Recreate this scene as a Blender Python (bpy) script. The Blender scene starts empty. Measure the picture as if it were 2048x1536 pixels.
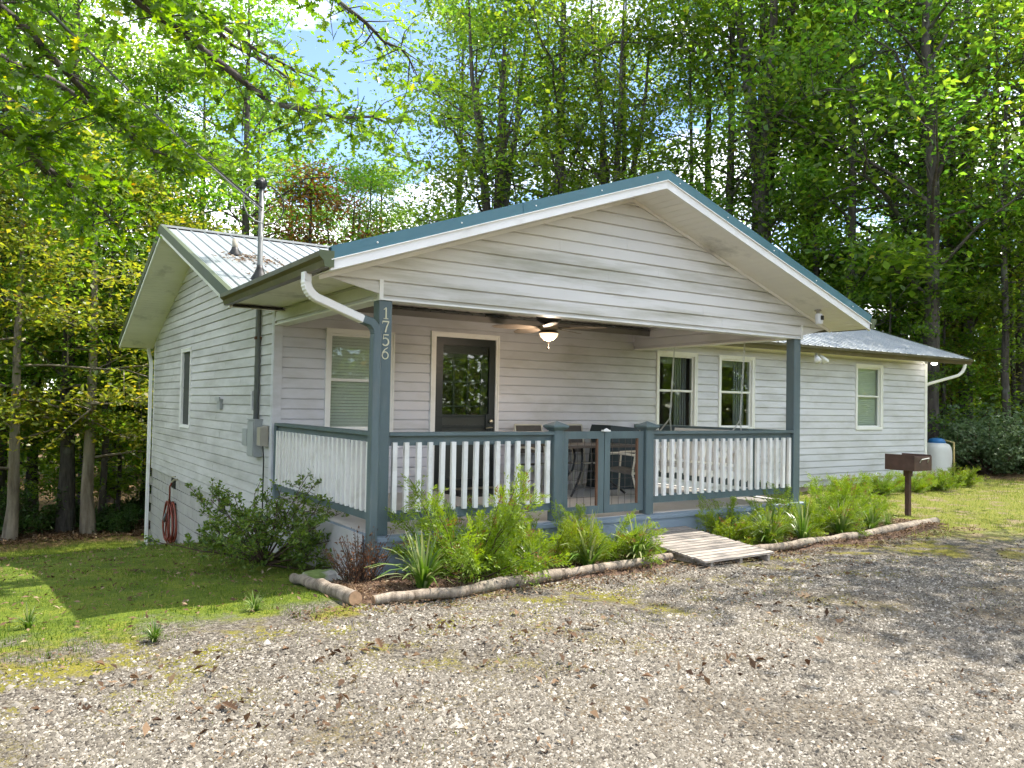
import bpy, math, random
import numpy as np
from mathutils import Vector, Matrix

sc = bpy.context.scene
rng = np.random.default_rng(7)
random.seed(7)
PI = math.pi

# ------------------------------------------------------------------ camera
cd = bpy.data.cameras.new('camera')
cam = bpy.data.objects.new('camera', cd)
sc.collection.objects.link(cam)
YAW, PITCH, ROLL = 0.5803, 0.0261, 0.0176
F = Vector((math.sin(YAW) * math.cos(PITCH), math.cos(YAW) * math.cos(PITCH), math.sin(PITCH)))
Rv = Vector((math.cos(YAW), -math.sin(YAW), 0))
Uv = Rv.cross(F)
R2 = Rv * math.cos(ROLL) + Uv * math.sin(ROLL)
U2 = -Rv * math.sin(ROLL) + Uv * math.cos(ROLL)
M = Matrix((R2, U2, -F)).transposed().to_4x4()
M.translation = Vector((-3.1306, -10.4803, 1.2911))
cam.matrix_world = M
cd.sensor_width = 36.0
cd.lens = 36.0 * 1591.34 / 2048
cd.clip_start = 0.05
cd.clip_end = 3000
sc.camera = cam

# ------------------------------------------------------------------ sun and sky
SUN = Vector((1.72, -0.22, 2.95)).normalized()
world = bpy.data.worlds.new('World')
sc.world = world
world.use_nodes = True
wn, wl = world.node_tree.nodes, world.node_tree.links
bg = wn['Background']
sky = wn.new('ShaderNodeTexSky')
sky.sky_type = 'NISHITA'
sky.sun_disc = False
sky.sun_elevation = math.asin(SUN.z)
sky.sun_rotation = math.atan2(SUN.x, SUN.y)
sky.altitude = 2000
sky.dust_density = 0.05
sky.ozone_density = 2.0
tc = wn.new('ShaderNodeTexCoord')
mp = wn.new('ShaderNodeMapping')
mp.inputs['Scale'].default_value = (1.0, 1.0, 2.2)
mp.inputs['Location'].default_value = (10.5, 14.8, 6.0)
nz = wn.new('ShaderNodeTexNoise')
nz.inputs['Scale'].default_value = 2.6
nz.inputs['Detail'].default_value = 7
nz.inputs['Roughness'].default_value = 0.55
cr = wn.new('ShaderNodeValToRGB')
cr.color_ramp.elements[0].position = 0.47
cr.color_ramp.elements[0].color = (0, 0, 0, 1)
cr.color_ramp.elements[1].position = 0.62
cr.color_ramp.elements[1].color = (1, 1, 1, 1)
mx = wn.new('ShaderNodeMixRGB')
mx.inputs[2].default_value = (12.5, 12.7, 13.0, 1)
wl.new(tc.outputs['Generated'], mp.inputs['Vector'])
wl.new(mp.outputs[0], nz.inputs['Vector'])
wl.new(nz.outputs['Fac'], cr.inputs[0])
wl.new(cr.outputs[0], mx.inputs[0])
wl.new(sky.outputs[0], mx.inputs[1])
wl.new(mx.outputs[0], bg.inputs['Color'])
bg.inputs['Strength'].default_value = 0.15
sd = bpy.data.lights.new('sun', 'SUN')
sd.energy = 4.2
sd.angle = math.radians(0.53)
sd.color = (1.0, 0.95, 0.86)
sun = bpy.data.objects.new('sun', sd)
sc.collection.objects.link(sun)
sun.rotation_euler = SUN.to_track_quat('Z', 'Y').to_euler()

sc.view_settings.view_transform = 'Standard'
sc.view_settings.look = 'None'
sc.view_settings.gamma = 1
sc.view_settings.exposure = 1.4
sc.view_settings.use_white_balance = True
sc.view_settings.white_balance_temperature = 6600
sc.view_settings.white_balance_tint = 12
sc.cycles.max_bounces = 8
sc.cycles.diffuse_bounces = 5
sc.cycles.use_adaptive_sampling = True
sc.cycles.adaptive_threshold = 0.03
sc.cycles.glossy_bounces = 3
sc.cycles.transmission_bounces = 4
sc.cycles.transparent_max_bounces = 8
sc.cycles.use_denoising = True
sc.cycles.sample_clamp_indirect = 6
sc.cycles.caustics_reflective = False
sc.cycles.caustics_refractive = False

# ------------------------------------------------------------------ materials
def newmat(name):
    m = bpy.data.materials.new(name)
    m.use_nodes = True
    return m, m.node_tree.nodes, m.node_tree.links, m.node_tree.nodes['Principled BSDF']

def ramp(n, stops):
    r = n.new('ShaderNodeValToRGB')
    el = r.color_ramp.elements
    while len(el) < len(stops):
        el.new(0.5)
    for e, (p, c) in zip(el, stops):
        e.position = p
        e.color = (*c, 1)
    return r

def noise(n, l, vec, scale, detail=4, rough=0.55):
    t = n.new('ShaderNodeTexNoise')
    t.inputs['Scale'].default_value = scale
    t.inputs['Detail'].default_value = detail
    t.inputs['Roughness'].default_value = rough
    l.new(vec, t.inputs['Vector'])
    return t

def mat(name, col, rough=0.6, var=0.12, scale=3.0, stretch=(1, 1, 1), metal=0.0, spec=0.4, bump=0.0, bscale=40.0,
        stain=None, stain_amt=0.5, stain_scale=1.2, stain_lo=0.5, stain_hi=0.75, obj_var=0.0):
    """painted / natural surface: base colour with broad and fine variation, optional stain, bump"""
    m, n, l, b = newmat(name)
    geo = n.new('ShaderNodeNewGeometry')
    mpn = n.new('ShaderNodeMapping')
    mpn.inputs['Scale'].default_value = stretch
    l.new(geo.outputs['Position'], mpn.inputs['Vector'])
    t = noise(n, l, mpn.outputs[0], scale, 6, 0.6)
    lo = tuple(max(0, c * (1 - var)) for c in col)
    hi = tuple(min(1, c * (1 + var)) for c in col)
    r = ramp(n, [(0.3, lo), (0.7, hi)])
    l.new(t.outputs['Fac'], r.inputs[0])
    out = r.outputs[0]
    if stain:
        t2 = noise(n, l, mpn.outputs[0], stain_scale, 7, 0.65)
        r2 = ramp(n, [(stain_lo, (0, 0, 0)), (stain_hi, (stain_amt,) * 3)])
        l.new(t2.outputs['Fac'], r2.inputs[0])
        mi = n.new('ShaderNodeMixRGB')
        mi.inputs[2].default_value = (*stain, 1)
        l.new(r2.outputs[0], mi.inputs[0])
        l.new(out, mi.inputs[1])
        out = mi.outputs[0]
    if obj_var:
        oi = n.new('ShaderNodeObjectInfo')
        hs = n.new('ShaderNodeHueSaturation')
        ma = n.new('ShaderNodeMapRange')
        ma.inputs['To Min'].default_value = 1 - obj_var
        ma.inputs['To Max'].default_value = 1 + obj_var
        l.new(oi.outputs['Random'], ma.inputs['Value'])
        l.new(ma.outputs[0], hs.inputs['Value'])
        l.new(out, hs.inputs['Color'])
        out = hs.outputs[0]
    l.new(out, b.inputs['Base Color'])
    rr = n.new('ShaderNodeMapRange')
    rr.inputs['To Min'].default_value = max(0.05, rough - 0.1)
    rr.inputs['To Max'].default_value = min(1, rough + 0.1)
    l.new(t.outputs['Fac'], rr.inputs['Value'])
    l.new(rr.outputs[0], b.inputs['Roughness'])
    b.inputs['Metallic'].default_value = metal
    b.inputs['Specular IOR Level'].default_value = spec
    if bump:
        t3 = noise(n, l, mpn.outputs[0], bscale, 5, 0.6)
        bp = n.new('ShaderNodeBump')
        bp.inputs['Strength'].default_value = bump
        bp.inputs['Distance'].default_value = 0.02
        l.new(t3.outputs['Fac'], bp.inputs['Height'])
        l.new(bp.outputs[0], b.inputs['Normal'])
    return m

def leafmat(name, stops, trans=0.45, obj_hue=0.0, obj_val=0.15, rough=0.5, bright=2.0):
    """leaf: per-leaf tone attribute through a ramp, diffuse + translucent"""
    m, n, l, b = newmat(name)
    at = n.new('ShaderNodeAttribute')
    at.attribute_name = 'tone'
    r = ramp(n, stops)
    l.new(at.outputs['Fac'], r.inputs[0])
    oi = n.new('ShaderNodeObjectInfo')
    hs = n.new('ShaderNodeHueSaturation')
    a = n.new('ShaderNodeMapRange')
    a.inputs['To Min'].default_value = 0.5 - obj_hue
    a.inputs['To Max'].default_value = 0.5 + obj_hue
    l.new(oi.outputs['Random'], a.inputs['Value'])
    l.new(a.outputs[0], hs.inputs['Hue'])
    mu = n.new('ShaderNodeMath')
    mu.operation = 'MULTIPLY'
    mu.inputs[1].default_value = 7.31
    fr = n.new('ShaderNodeMath')
    fr.operation = 'FRACT'
    v = n.new('ShaderNodeMapRange')
    v.inputs['To Min'].default_value = 1 - obj_val
    v.inputs['To Max'].default_value = 1 + obj_val
    l.new(oi.outputs['Random'], mu.inputs[0])
    l.new(mu.outputs[0], fr.inputs[0])
    l.new(fr.outputs[0], v.inputs['Value'])
    l.new(v.outputs[0], hs.inputs['Value'])
    l.new(r.outputs[0], hs.inputs['Color'])
    l.new(hs.outputs[0], b.inputs['Base Color'])
    b.inputs['Roughness'].default_value = rough
    b.inputs['Specular IOR Level'].default_value = 0.55 if rough < 0.55 else 0.2
    tr = n.new('ShaderNodeBsdfTranslucent')
    h2 = n.new('ShaderNodeHueSaturation')
    h2.inputs['Hue'].default_value = 0.492
    h2.inputs['Saturation'].default_value = 1.1
    h2.inputs['Value'].default_value = bright
    l.new(hs.outputs[0], h2.inputs['Color'])
    l.new(h2.outputs[0], tr.inputs['Color'])
    ms = n.new('ShaderNodeMixShader')
    ms.inputs[0].default_value = trans
    l.new(b.outputs[0], ms.inputs[1])
    l.new(tr.outputs[0], ms.inputs[2])
    l.new(ms.outputs[0], n['Material Output'].inputs['Surface'])
    return m

def barkmat(name, dark, light, scale=9):
    m, n, l, b = newmat(name)
    tcn = n.new('ShaderNodeTexCoord')
    mpn = n.new('ShaderNodeMapping')
    mpn.inputs['Scale'].default_value = (1, 1, 0.16)
    l.new(tcn.outputs['Object'], mpn.inputs['Vector'])
    t = noise(n, l, mpn.outputs[0], scale, 8, 0.7)
    r = ramp(n, [(0.35, dark), (0.68, light)])
    l.new(t.outputs['Fac'], r.inputs[0])
    t2 = noise(n, l, tcn.outputs['Object'], 1.3, 4, 0.6)
    r2 = ramp(n, [(0.52, (0, 0, 0)), (0.7, (0.5, 0.5, 0.5))])
    l.new(t2.outputs['Fac'], r2.inputs[0])
    mi = n.new('ShaderNodeMixRGB')
    mi.inputs[2].default_value = (0.20, 0.22, 0.17, 1)
    l.new(r2.outputs[0], mi.inputs[0])
    l.new(r.outputs[0], mi.inputs[1])
    l.new(mi.outputs[0], b.inputs['Base Color'])
    b.inputs['Roughness'].default_value = 0.9
    bp = n.new('ShaderNodeBump')
    bp.inputs['Strength'].default_value = 0.7
    bp.inputs['Distance'].default_value = 0.03
    l.new(t.outputs['Fac'], bp.inputs['Height'])
    l.new(bp.outputs[0], b.inputs['Normal'])
    return m

M_ = {}
M_['siding'] = mat('vinyl siding', (0.575, 0.57, 0.60), 0.5, 0.06, 1.2, stain=(0.27, 0.26, 0.2), stain_amt=0.6, stain_scale=1.7, stain_lo=0.46, stain_hi=0.78, stretch=(0.5, 0.5, 1.6), bump=0.05, bscale=90, obj_var=0.025)
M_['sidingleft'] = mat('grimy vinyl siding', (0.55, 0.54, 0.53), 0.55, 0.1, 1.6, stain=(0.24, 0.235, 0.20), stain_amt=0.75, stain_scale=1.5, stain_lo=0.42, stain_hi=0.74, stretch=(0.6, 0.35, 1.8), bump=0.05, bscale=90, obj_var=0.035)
M_['gable'] = mat('weathered vinyl siding', (0.66, 0.64, 0.60), 0.5, 0.06, 1.2, stain=(0.23, 0.215, 0.11), stain_amt=0.75, stain_scale=1.3, stain_lo=0.47, stain_hi=0.72, stretch=(0.35, 0.35, 3.2), bump=0.05, bscale=90, obj_var=0.02)
M_['white'] = mat('white vinyl trim', (0.78, 0.77, 0.73), 0.45, 0.05, 2.0, stain=(0.42, 0.38, 0.28), stain_amt=0.45, stain_scale=2.5, stain_lo=0.55, stain_hi=0.8)
M_['soffit'] = mat('vinyl soffit', (0.80, 0.77, 0.72), 0.5, 0.05, 1.5, stain=(0.16, 0.15, 0.12), stain_amt=0.7, stain_scale=1.6, stain_lo=0.56, stain_hi=0.78, obj_var=0.02)
M_['gap'] = mat('soffit backing', (0.16, 0.15, 0.14), 0.8)
M_['baluster'] = mat('white painted wood', (0.74, 0.73, 0.69), 0.5, 0.05, 5, stain=(0.38, 0.35, 0.27), stain_amt=0.5, stain_scale=5, stain_lo=0.48, stain_hi=0.75, obj_var=0.05)
M_['teal'] = mat('blue green painted wood', (0.092, 0.130, 0.134), 0.5, 0.16, 5, stretch=(1, 1, 0.25), spec=0.4, bump=0.15, bscale=70, stain=(0.17, 0.17, 0.15), stain_amt=0.45, stain_scale=7, stain_lo=0.55, stain_hi=0.8)
M_['tealmetal'] = mat('teal metal trim', (0.022, 0.105, 0.135), 0.38, 0.08, 2, spec=0.5)
M_['olive'] = mat('olive metal trim', (0.058, 0.078, 0.03), 0.45, 0.2, 2, stain=(0.03, 0.035, 0.02), stain_amt=0.5)
M_['roof'] = mat('galvanised roof sheet', (0.25, 0.275, 0.285), 0.45, 0.16, 1.5, metal=0.15, spec=0.5, stain=(0.22, 0.22, 0.2), stain_amt=0.4, stain_scale=3, stain_lo=0.5, stain_hi=0.8, obj_var=0.04)
M_['ridge'] = mat('dark ridge cap', (0.10, 0.11, 0.11), 0.5, 0.2, 3)
M_['gutter'] = mat('brown gutter', (0.075, 0.062, 0.024), 0.38, 0.2, 4, spec=0.5, stain=(0.18, 0.15, 0.09), stain_amt=0.5, stain_scale=5)
M_['slab'] = mat('blue painted concrete', (0.20, 0.255, 0.30), 0.6, 0.12, 3, bump=0.2, bscale=30, stain=(0.13, 0.14, 0.13), stain_amt=0.5, stain_scale=3)
M_['floor'] = mat('porch floor paint', (0.42, 0.40, 0.37), 0.6, 0.12, 3, bump=0.1, bscale=30)
M_['skirt'] = mat('grey painted skirt', (0.42, 0.41, 0.40), 0.65, 0.1, 2, bump=0.1, bscale=30, stain=(0.2, 0.2, 0.15), stain_amt=0.4)
M_['block'] = mat('painted concrete block', (0.40, 0.385, 0.365), 0.85, 0.1, 3, bump=0.35, bscale=60, obj_var=0.05, stain=(0.26, 0.26, 0.22), stain_amt=0.5, stain_scale=1.5)
M_['mortar'] = mat('mortar', (0.2, 0.19, 0.18), 0.9, 0.1, 8, bump=0.3)
M_['brick'] = mat('low brick base', (0.32, 0.24, 0.19), 0.9, 0.2, 5, bump=0.3)
M_['doordark'] = mat('dark bronze door', (0.016, 0.02, 0.018), 0.42, 0.2, 3)
M_['doorinner'] = mat('brown timber door', (0.05, 0.022, 0.014), 0.5, 0.3, 6, stretch=(4, 4, 0.6))
M_['brass'] = mat('worn nickel', (0.55, 0.5, 0.38), 0.3, 0.1, 10, metal=1.0)
M_['interior'] = mat('room paint', (0.20, 0.17, 0.14), 0.9)
M_['curtain'] = mat('grey curtain cloth', (0.26, 0.26, 0.27), 0.9, 0.2, 3, stretch=(8, 8, 0.3))
M_['wooddoor'] = mat('orange pine door', (0.42, 0.16, 0.05), 0.5, 0.2, 5, stretch=(5, 5, 0.5))
M_['blind'] = mat('white blind slat', (0.80, 0.80, 0.74), 0.5, 0.04)
M_['screen'] = mat('dark insect screen', (0.055, 0.06, 0.052), 0.9, 0.1)
M_['pipe'] = mat('galvanised conduit', (0.17, 0.18, 0.18), 0.55, 0.12, 6, metal=0.2)
M_['boxgrey'] = mat('grey enamel box', (0.33, 0.345, 0.34), 0.5, 0.1, 6)
M_['boxtan'] = mat('tan plastic box', (0.33, 0.30, 0.24), 0.6, 0.1, 6)
M_['black'] = mat('black rubber', (0.018, 0.018, 0.018), 0.5, 0.2, 8)
M_['blackmetal'] = mat('black iron', (0.02, 0.02, 0.02), 0.45, 0.2, 8, metal=0.3)
M_['rawwood'] = mat('reddish cedar', (0.14, 0.068, 0.038), 0.8, 0.25, 12, stretch=(3, 3, 0.4))
M_['wire'] = mat('galvanised mesh', (0.10, 0.09, 0.08), 0.5, 0.1, metal=0.5)
M_['numeral'] = mat('pale brass numeral', (0.66, 0.62, 0.42), 0.4, 0.05)
M_['plank'] = mat('weathered plank', (0.26, 0.23, 0.195), 0.85, 0.45, 7, stretch=(0.6, 7, 7), bump=0.3, bscale=30, obj_var=0.28)
M_['beige'] = mat('beige chair frame', (0.48, 0.46, 0.37), 0.5, 0.08)
M_['sling'] = mat('dark sling cloth', (0.075, 0.07, 0.062), 0.8, 0.15, 20)
M_['tabletop'] = mat('brown table top', (0.11, 0.085, 0.065), 0.35, 0.15)
M_['swing'] = mat('white swing paint', (0.72, 0.70, 0.64), 0.5, 0.05)
M_['chain'] = mat('bright chain', (0.55, 0.55, 0.53), 0.35, 0.1, metal=0.8)
M_['darkbox'] = mat('dark teal cover', (0.02, 0.032, 0.035), 0.6, 0.2)
M_['hose'] = mat('red brown hose', (0.19, 0.038, 0.022), 0.45, 0.2, 10)
M_['grill'] = mat('rusty brown steel', (0.085, 0.05, 0.04), 0.65, 0.3, 6, metal=0.3, stain=(0.14, 0.06, 0.03), stain_amt=0.5, stain_scale=5)
M_['tank'] = mat('white tank enamel', (0.75, 0.74, 0.70), 0.4, 0.05)
M_['tankcap'] = mat('blue tank lid', (0.03, 0.17, 0.42), 0.4, 0.1)
M_['pipeyellow'] = mat('yellow gas pipe', (0.55, 0.42, 0.17), 0.5, 0.1)
M_['plasticwhite'] = mat('white plastic', (0.75, 0.74, 0.71), 0.4, 0.04)
M_['fanblade'] = mat('brown fan blade', (0.27, 0.215, 0.165), 0.55, 0.2, 9)
M_['fanmetal'] = mat('dark bronze fan', (0.03, 0.024, 0.02), 0.4, 0.2)
M_['log'] = barkmat('pale log bark', (0.10, 0.075, 0.05), (0.36, 0.30, 0.23), 14)
M_['logend'] = mat('cut log end', (0.30, 0.19, 0.11), 0.9, 0.3, 20)
M_['bark'] = barkmat('tree bark', (0.022, 0.018, 0.014), (0.11, 0.092, 0.075))
M_['palebark'] = barkmat('pale bark', (0.11, 0.085, 0.06), (0.36, 0.30, 0.23), 6)
M_['twig'] = mat('brown twig', (0.09, 0.06, 0.04), 0.9, 0.3, 10)
M_['stone'] = mat('mossy fieldstone', (0.30, 0.29, 0.26), 0.9, 0.2, 6, bump=0.4, bscale=20, stain=(0.11, 0.16, 0.03), stain_amt=0.95, stain_scale=3, stain_lo=0.46, stain_hi=0.56)

m, n, l, b = newmat('window glass')
tr = n.new('ShaderNodeBsdfTransparent')
gl = n.new('ShaderNodeBsdfGlossy')
gl.inputs['Roughness'].default_value = 0.015
tr.inputs['Color'].default_value = (0.86, 0.9, 0.88, 1)
lw = n.new('ShaderNodeLayerWeight')
lw.inputs['Blend'].default_value = 0.5
pw = n.new('ShaderNodeMath')
pw.operation = 'POWER'
pw.inputs[1].default_value = 4.0
ad = n.new('ShaderNodeMath')
ad.operation = 'MULTIPLY_ADD'
ad.inputs[1].default_value = 0.6
ad.inputs[2].default_value = 0.055
l.new(lw.outputs['Facing'], pw.inputs[0])
ms = n.new('ShaderNodeMixShader')
l.new(pw.outputs[0], ad.inputs[0])
l.new(ad.outputs[0], ms.inputs[0])
l.new(tr.outputs[0], ms.inputs[1])
l.new(gl.outputs[0], ms.inputs[2])
l.new(ms.outputs[0], n['Material Output'].inputs['Surface'])
M_['glass'] = m

def emit(name, col, s):
    m, n, l, b = newmat(name)
    b.inputs['Base Color'].default_value = (*col, 1)
    b.inputs['Emission Color'].default_value = (*col, 1)
    b.inputs['Emission Strength'].default_value = s
    return m
M_['fanlamp'] = emit('warm lit lamp glass', (1.0, 0.72, 0.45), 0.75)
M_['led'] = emit('white lit lamp', (1.0, 0.98, 0.94), 12.0)

G1, G2, G3, G4 = (0.032, 0.076, 0.012), (0.078, 0.146, 0.02), (0.155, 0.215, 0.03), (0.30, 0.26, 0.035)
M_['leaf'] = leafmat('forest leaf', [(0.0, G1), (0.45, G2), (0.85, G3), (1.0, G4)], 0.58, 0.018, 0.25, 0.36, 2.9)
M_['leafyellow'] = leafmat('yellowing maple leaf', [(0.0, (0.06, 0.10, 0.015)), (0.4, (0.13, 0.165, 0.022)), (0.8, (0.24, 0.21, 0.03)), (1.0, (0.30, 0.16, 0.03))], 0.5, 0.01, 0.15, 0.4, 2.5)
M_['leaforange'] = leafmat('turning rust leaf', [(0.0, (0.06, 0.08, 0.015)), (0.4, (0.16, 0.10, 0.03)), (1.0, (0.26, 0.10, 0.035))], 0.5, 0.01, 0.15, 0.4, 2.5)
M_['oakleaf'] = leafmat('oak leaf', [(0.0, (0.028, 0.066, 0.009)), (0.5, (0.068, 0.132, 0.014)), (0.9, (0.15, 0.215, 0.02)), (1.0, (0.25, 0.235, 0.025))], 0.55, 0.0, 0.0, 0.36, 2.7)
M_['shrubleaf'] = leafmat('shrub leaf', [(0.0, (0.025, 0.06, 0.012)), (0.6, (0.05, 0.11, 0.018)), (1.0, (0.10, 0.16, 0.03))], 0.3, 0.01, 0.1)
M_['azalealeaf'] = leafmat('azalea leaf', [(0.0, (0.045, 0.095, 0.012)), (0.6, (0.11, 0.18, 0.02)), (1.0, (0.20, 0.25, 0.04))], 0.35, 0.0, 0.0)
M_['paleleaf'] = leafmat('pale bush leaf', [(0.0, (0.05, 0.09, 0.03)), (0.6, (0.11, 0.17, 0.07)), (1.0, (0.22, 0.28, 0.15))], 0.3, 0.01, 0.1)
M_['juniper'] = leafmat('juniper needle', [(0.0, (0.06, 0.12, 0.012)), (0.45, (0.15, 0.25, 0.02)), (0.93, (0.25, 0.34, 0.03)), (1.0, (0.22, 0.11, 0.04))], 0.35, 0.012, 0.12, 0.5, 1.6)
M_['blade'] = leafmat('liriope blade', [(0.0, (0.035, 0.09, 0.012)), (0.6, (0.09, 0.18, 0.02)), (1.0, (0.28, 0.30, 0.14))], 0.3, 0.0, 0.1, 0.35, 1.5)
M_['grass'] = leafmat('grass blade', [(0.0, (0.05, 0.10, 0.012)), (0.5, (0.12, 0.18, 0.022)), (0.85, (0.24, 0.25, 0.05)), (1.0, (0.36, 0.29, 0.13))], 0.35, 0.0, 0.0, 0.6, 1.5)
M_['deadleaf'] = leafmat('dry brown leaf', [(0.0, (0.05, 0.028, 0.016)), (0.4, (0.13, 0.078, 0.043)), (0.75, (0.22, 0.15, 0.09)), (1.0, (0.34, 0.27, 0.18))], 0.15, 0.0, 0.0, 0.8, 1.2)
M_['deadtwig'] = leafmat('rust coloured dry twig', [(0.0, (0.07, 0.035, 0.02)), (0.6, (0.17, 0.075, 0.035)), (1.0, (0.27, 0.17, 0.09))], 0.15, 0.0, 0.0, 0.8, 1.2)
M_['gravel'] = leafmat('gravel stone', [(0.0, (0.03, 0.025, 0.02)), (0.3, (0.09, 0.08, 0.063)), (0.65, (0.165, 0.148, 0.118)), (1.0, (0.36, 0.335, 0.285))], 0.0, 0.0, 0.0, 0.85, 1.0)

# ------------------------------------------------------------------ helpers
class MB:
    """collects shapes, links them as one mesh object"""
    def __init__(s):
        s.v, s.f = [], []
    def poly(s, pts, faces):
        o = len(s.v)
        s.v += [tuple(p) for p in pts]
        s.f += [tuple(i + o for i in f) for f in faces]
        return s
    def box(s, x0, x1, y0, y1, z0, z1):
        return s.poly([(x, y, z) for z in (z0, z1) for y in (y0, y1) for x in (x0, x1)],
                      [(0, 2, 3, 1), (4, 5, 7, 6), (0, 1, 5, 4), (2, 6, 7, 3), (0, 4, 6, 2), (1, 3, 7, 5)])
    def fbox(s, fr, u0, u1, z0, z1, w0, w1):
        p = [fr(u, z, w) for w in (w0, w1) for z in (z0, z1) for u in (u0, u1)]
        return s.poly(p, [(0, 2, 3, 1), (4, 5, 7, 6), (0, 1, 5, 4), (2, 6, 7, 3), (0, 4, 6, 2), (1, 3, 7, 5)])
    def prism(s, ring0, ring1):
        k = len(ring0)
        return s.poly(list(ring0) + list(ring1), [tuple(range(k))[::-1], tuple(range(k, 2 * k))] +
                      [(i, (i + 1) % k, k + (i + 1) % k, k + i) for i in range(k)])
    def tube(s, pts, r, k=8, caps=True):
        pts = [Vector(p) for p in pts]
        rr = r if hasattr(r, '__len__') else [r] * len(pts)
        o = len(s.v)
        t0 = (pts[1] - pts[0]).normalized()
        a = t0.orthogonal().normalized()
        for i, p in enumerate(pts):
            t = (pts[min(i + 1, len(pts) - 1)] - pts[max(i - 1, 0)]).normalized()
            a = (a - t * a.dot(t)).normalized()
            c = t.cross(a)
            for j in range(k):
                q = p + (a * math.cos(2 * PI * j / k) + c * math.sin(2 * PI * j / k)) * rr[i]
                s.v.append(tuple(q))
        for i in range(len(pts) - 1):
            for j in range(k):
                s.f.append((o + i * k + j, o + i * k + (j + 1) % k, o + (i + 1) * k + (j + 1) % k, o + (i + 1) * k + j))
        if caps:
            s.f.append(tuple(o + j for j in range(k))[::-1])
            s.f.append(tuple(o + (len(pts) - 1) * k + j for j in range(k)))
        return s
    def lathe(s, prof, c=(0, 0, 0), k=20):
        o = len(s.v)
        for r, z in prof:
            for j in range(k):
                s.v.append((c[0] + r * math.cos(2 * PI * j / k), c[1] + r * math.sin(2 * PI * j / k), c[2] + z))
        for i in range(len(prof) - 1):
            for j in range(k):
                s.f.append((o + i * k + j, o + i * k + (j + 1) % k, o + (i + 1) * k + (j + 1) % k, o + (i + 1) * k + j))
        s.f.append(tuple(o + j for j in range(k))[::-1])
        s.f.append(tuple(o + (len(prof) - 1) * k + j for j in range(k)))
        return s
    def build(s, name, material, parent=None, smooth=False, base=None):
        b = Vector(base) if base is not None else wloc(parent)
        me = bpy.data.meshes.new(name)
        me.from_pydata([(p[0] - b.x, p[1] - b.y, p[2] - b.z) for p in s.v], [], s.f)
        if smooth:
            me.polygons.foreach_set('use_smooth', [True] * len(me.polygons))
        me.materials.append(M_[material])
        o = bpy.data.objects.new(name, me)
        sc.collection.objects.link(o)
        if parent is not None:
            o.parent = parent
        elif base is not None:
            o.location = b
        return o

WLOC = {}
def wloc(o):
    return WLOC.get(o.name, Vector((0, 0, 0))) if o is not None and o.type == 'EMPTY' else \
        (wloc(o.parent) if o is not None and o.parent is not None else
         (Vector(o.location) if o is not None else Vector((0, 0, 0))))

def tag(o, label=None, cat=None, group=None, kind=None):
    if label: o['label'] = label
    if cat: o['category'] = cat
    if group: o['group'] = group
    if kind: o['kind'] = kind
    return o

def thing(name, label, cat, loc=(0, 0, 0), group=None, rz=0.0):
    o = bpy.data.objects.new(name, None)
    o.empty_display_size = 0.1
    sc.collection.objects.link(o)
    o.location = loc
    o.rotation_euler.z = rz
    WLOC[o.name] = Vector(loc)
    return tag(o, label, cat, group)

def inst(name, mesh, parent, loc=(0, 0, 0), rot=(0, 0, 0), scale=(1, 1, 1)):
    """a part that shares mesh data; loc is in world units relative to the parent's base"""
    o = bpy.data.objects.new(name, mesh)
    sc.collection.objects.link(o)
    o.parent = parent
    b = wloc(parent)
    o.location = (loc[0] - b.x, loc[1] - b.y, loc[2] - b.z)
    o.rotation_euler = rot
    o.scale = scale
    return o

def np_obj(name, V, Fc, material, parent=None, tone=None, loc=None, smooth=False):
    V = np.asarray(V, dtype=np.float32)
    Fc = np.asarray(Fc, dtype=np.int32)
    me = bpy.data.meshes.new(name)
    k = Fc.shape[1]
    me.vertices.add(len(V))
    me.vertices.foreach_set('co', V.ravel())
    me.loops.add(Fc.size)
    me.loops.foreach_set('vertex_index', Fc.ravel())
    me.polygons.add(len(Fc))
    me.polygons.foreach_set('loop_start', np.arange(len(Fc), dtype=np.int32) * k)
    me.polygons.foreach_set('loop_total', np.full(len(Fc), k, dtype=np.int32))
    if smooth:
        me.polygons.foreach_set('use_smooth', np.ones(len(Fc), dtype=bool))
    if tone is not None:
        a = me.attributes.new('tone', 'FLOAT', 'POINT')
        a.data.foreach_set('value', np.asarray(tone, dtype=np.float32))
    me.update(calc_edges=True)
    me.materials.append(M_[material])
    o = bpy.data.objects.new(name, me)
    sc.collection.objects.link(o)
    if parent is not None:
        o.parent = parent
    if loc is not None:
        o.location = loc
    return o

def norm(a):
    return a / (np.linalg.norm(a, axis=-1, keepdims=True) + 1e-9)

def leaves_np(P, Nrm, size, rg, aspect=0.55, fold=0.12, D=None):
    """diamond leaves at P with normals Nrm"""
    n = len(P)
    r = norm(rg.normal(size=(n, 3))) if D is None else D
    d = norm(r - Nrm * (r * Nrm).sum(1, keepdims=True))
    s = np.cross(Nrm, d)
    L = np.asarray(size).reshape(-1, 1) * np.ones((n, 1))
    a = P
    bq = P + d * L * 0.45 + s * L * aspect * 0.5 + Nrm * L * fold
    cq = P + d * L
    dq = P + d * L * 0.45 - s * L * aspect * 0.5 + Nrm * L * fold
    V = np.stack([a, bq, cq, dq], 1).reshape(-1, 3)
    Fq = np.arange(n * 4).reshape(-1, 4)
    return V, Fq

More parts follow.
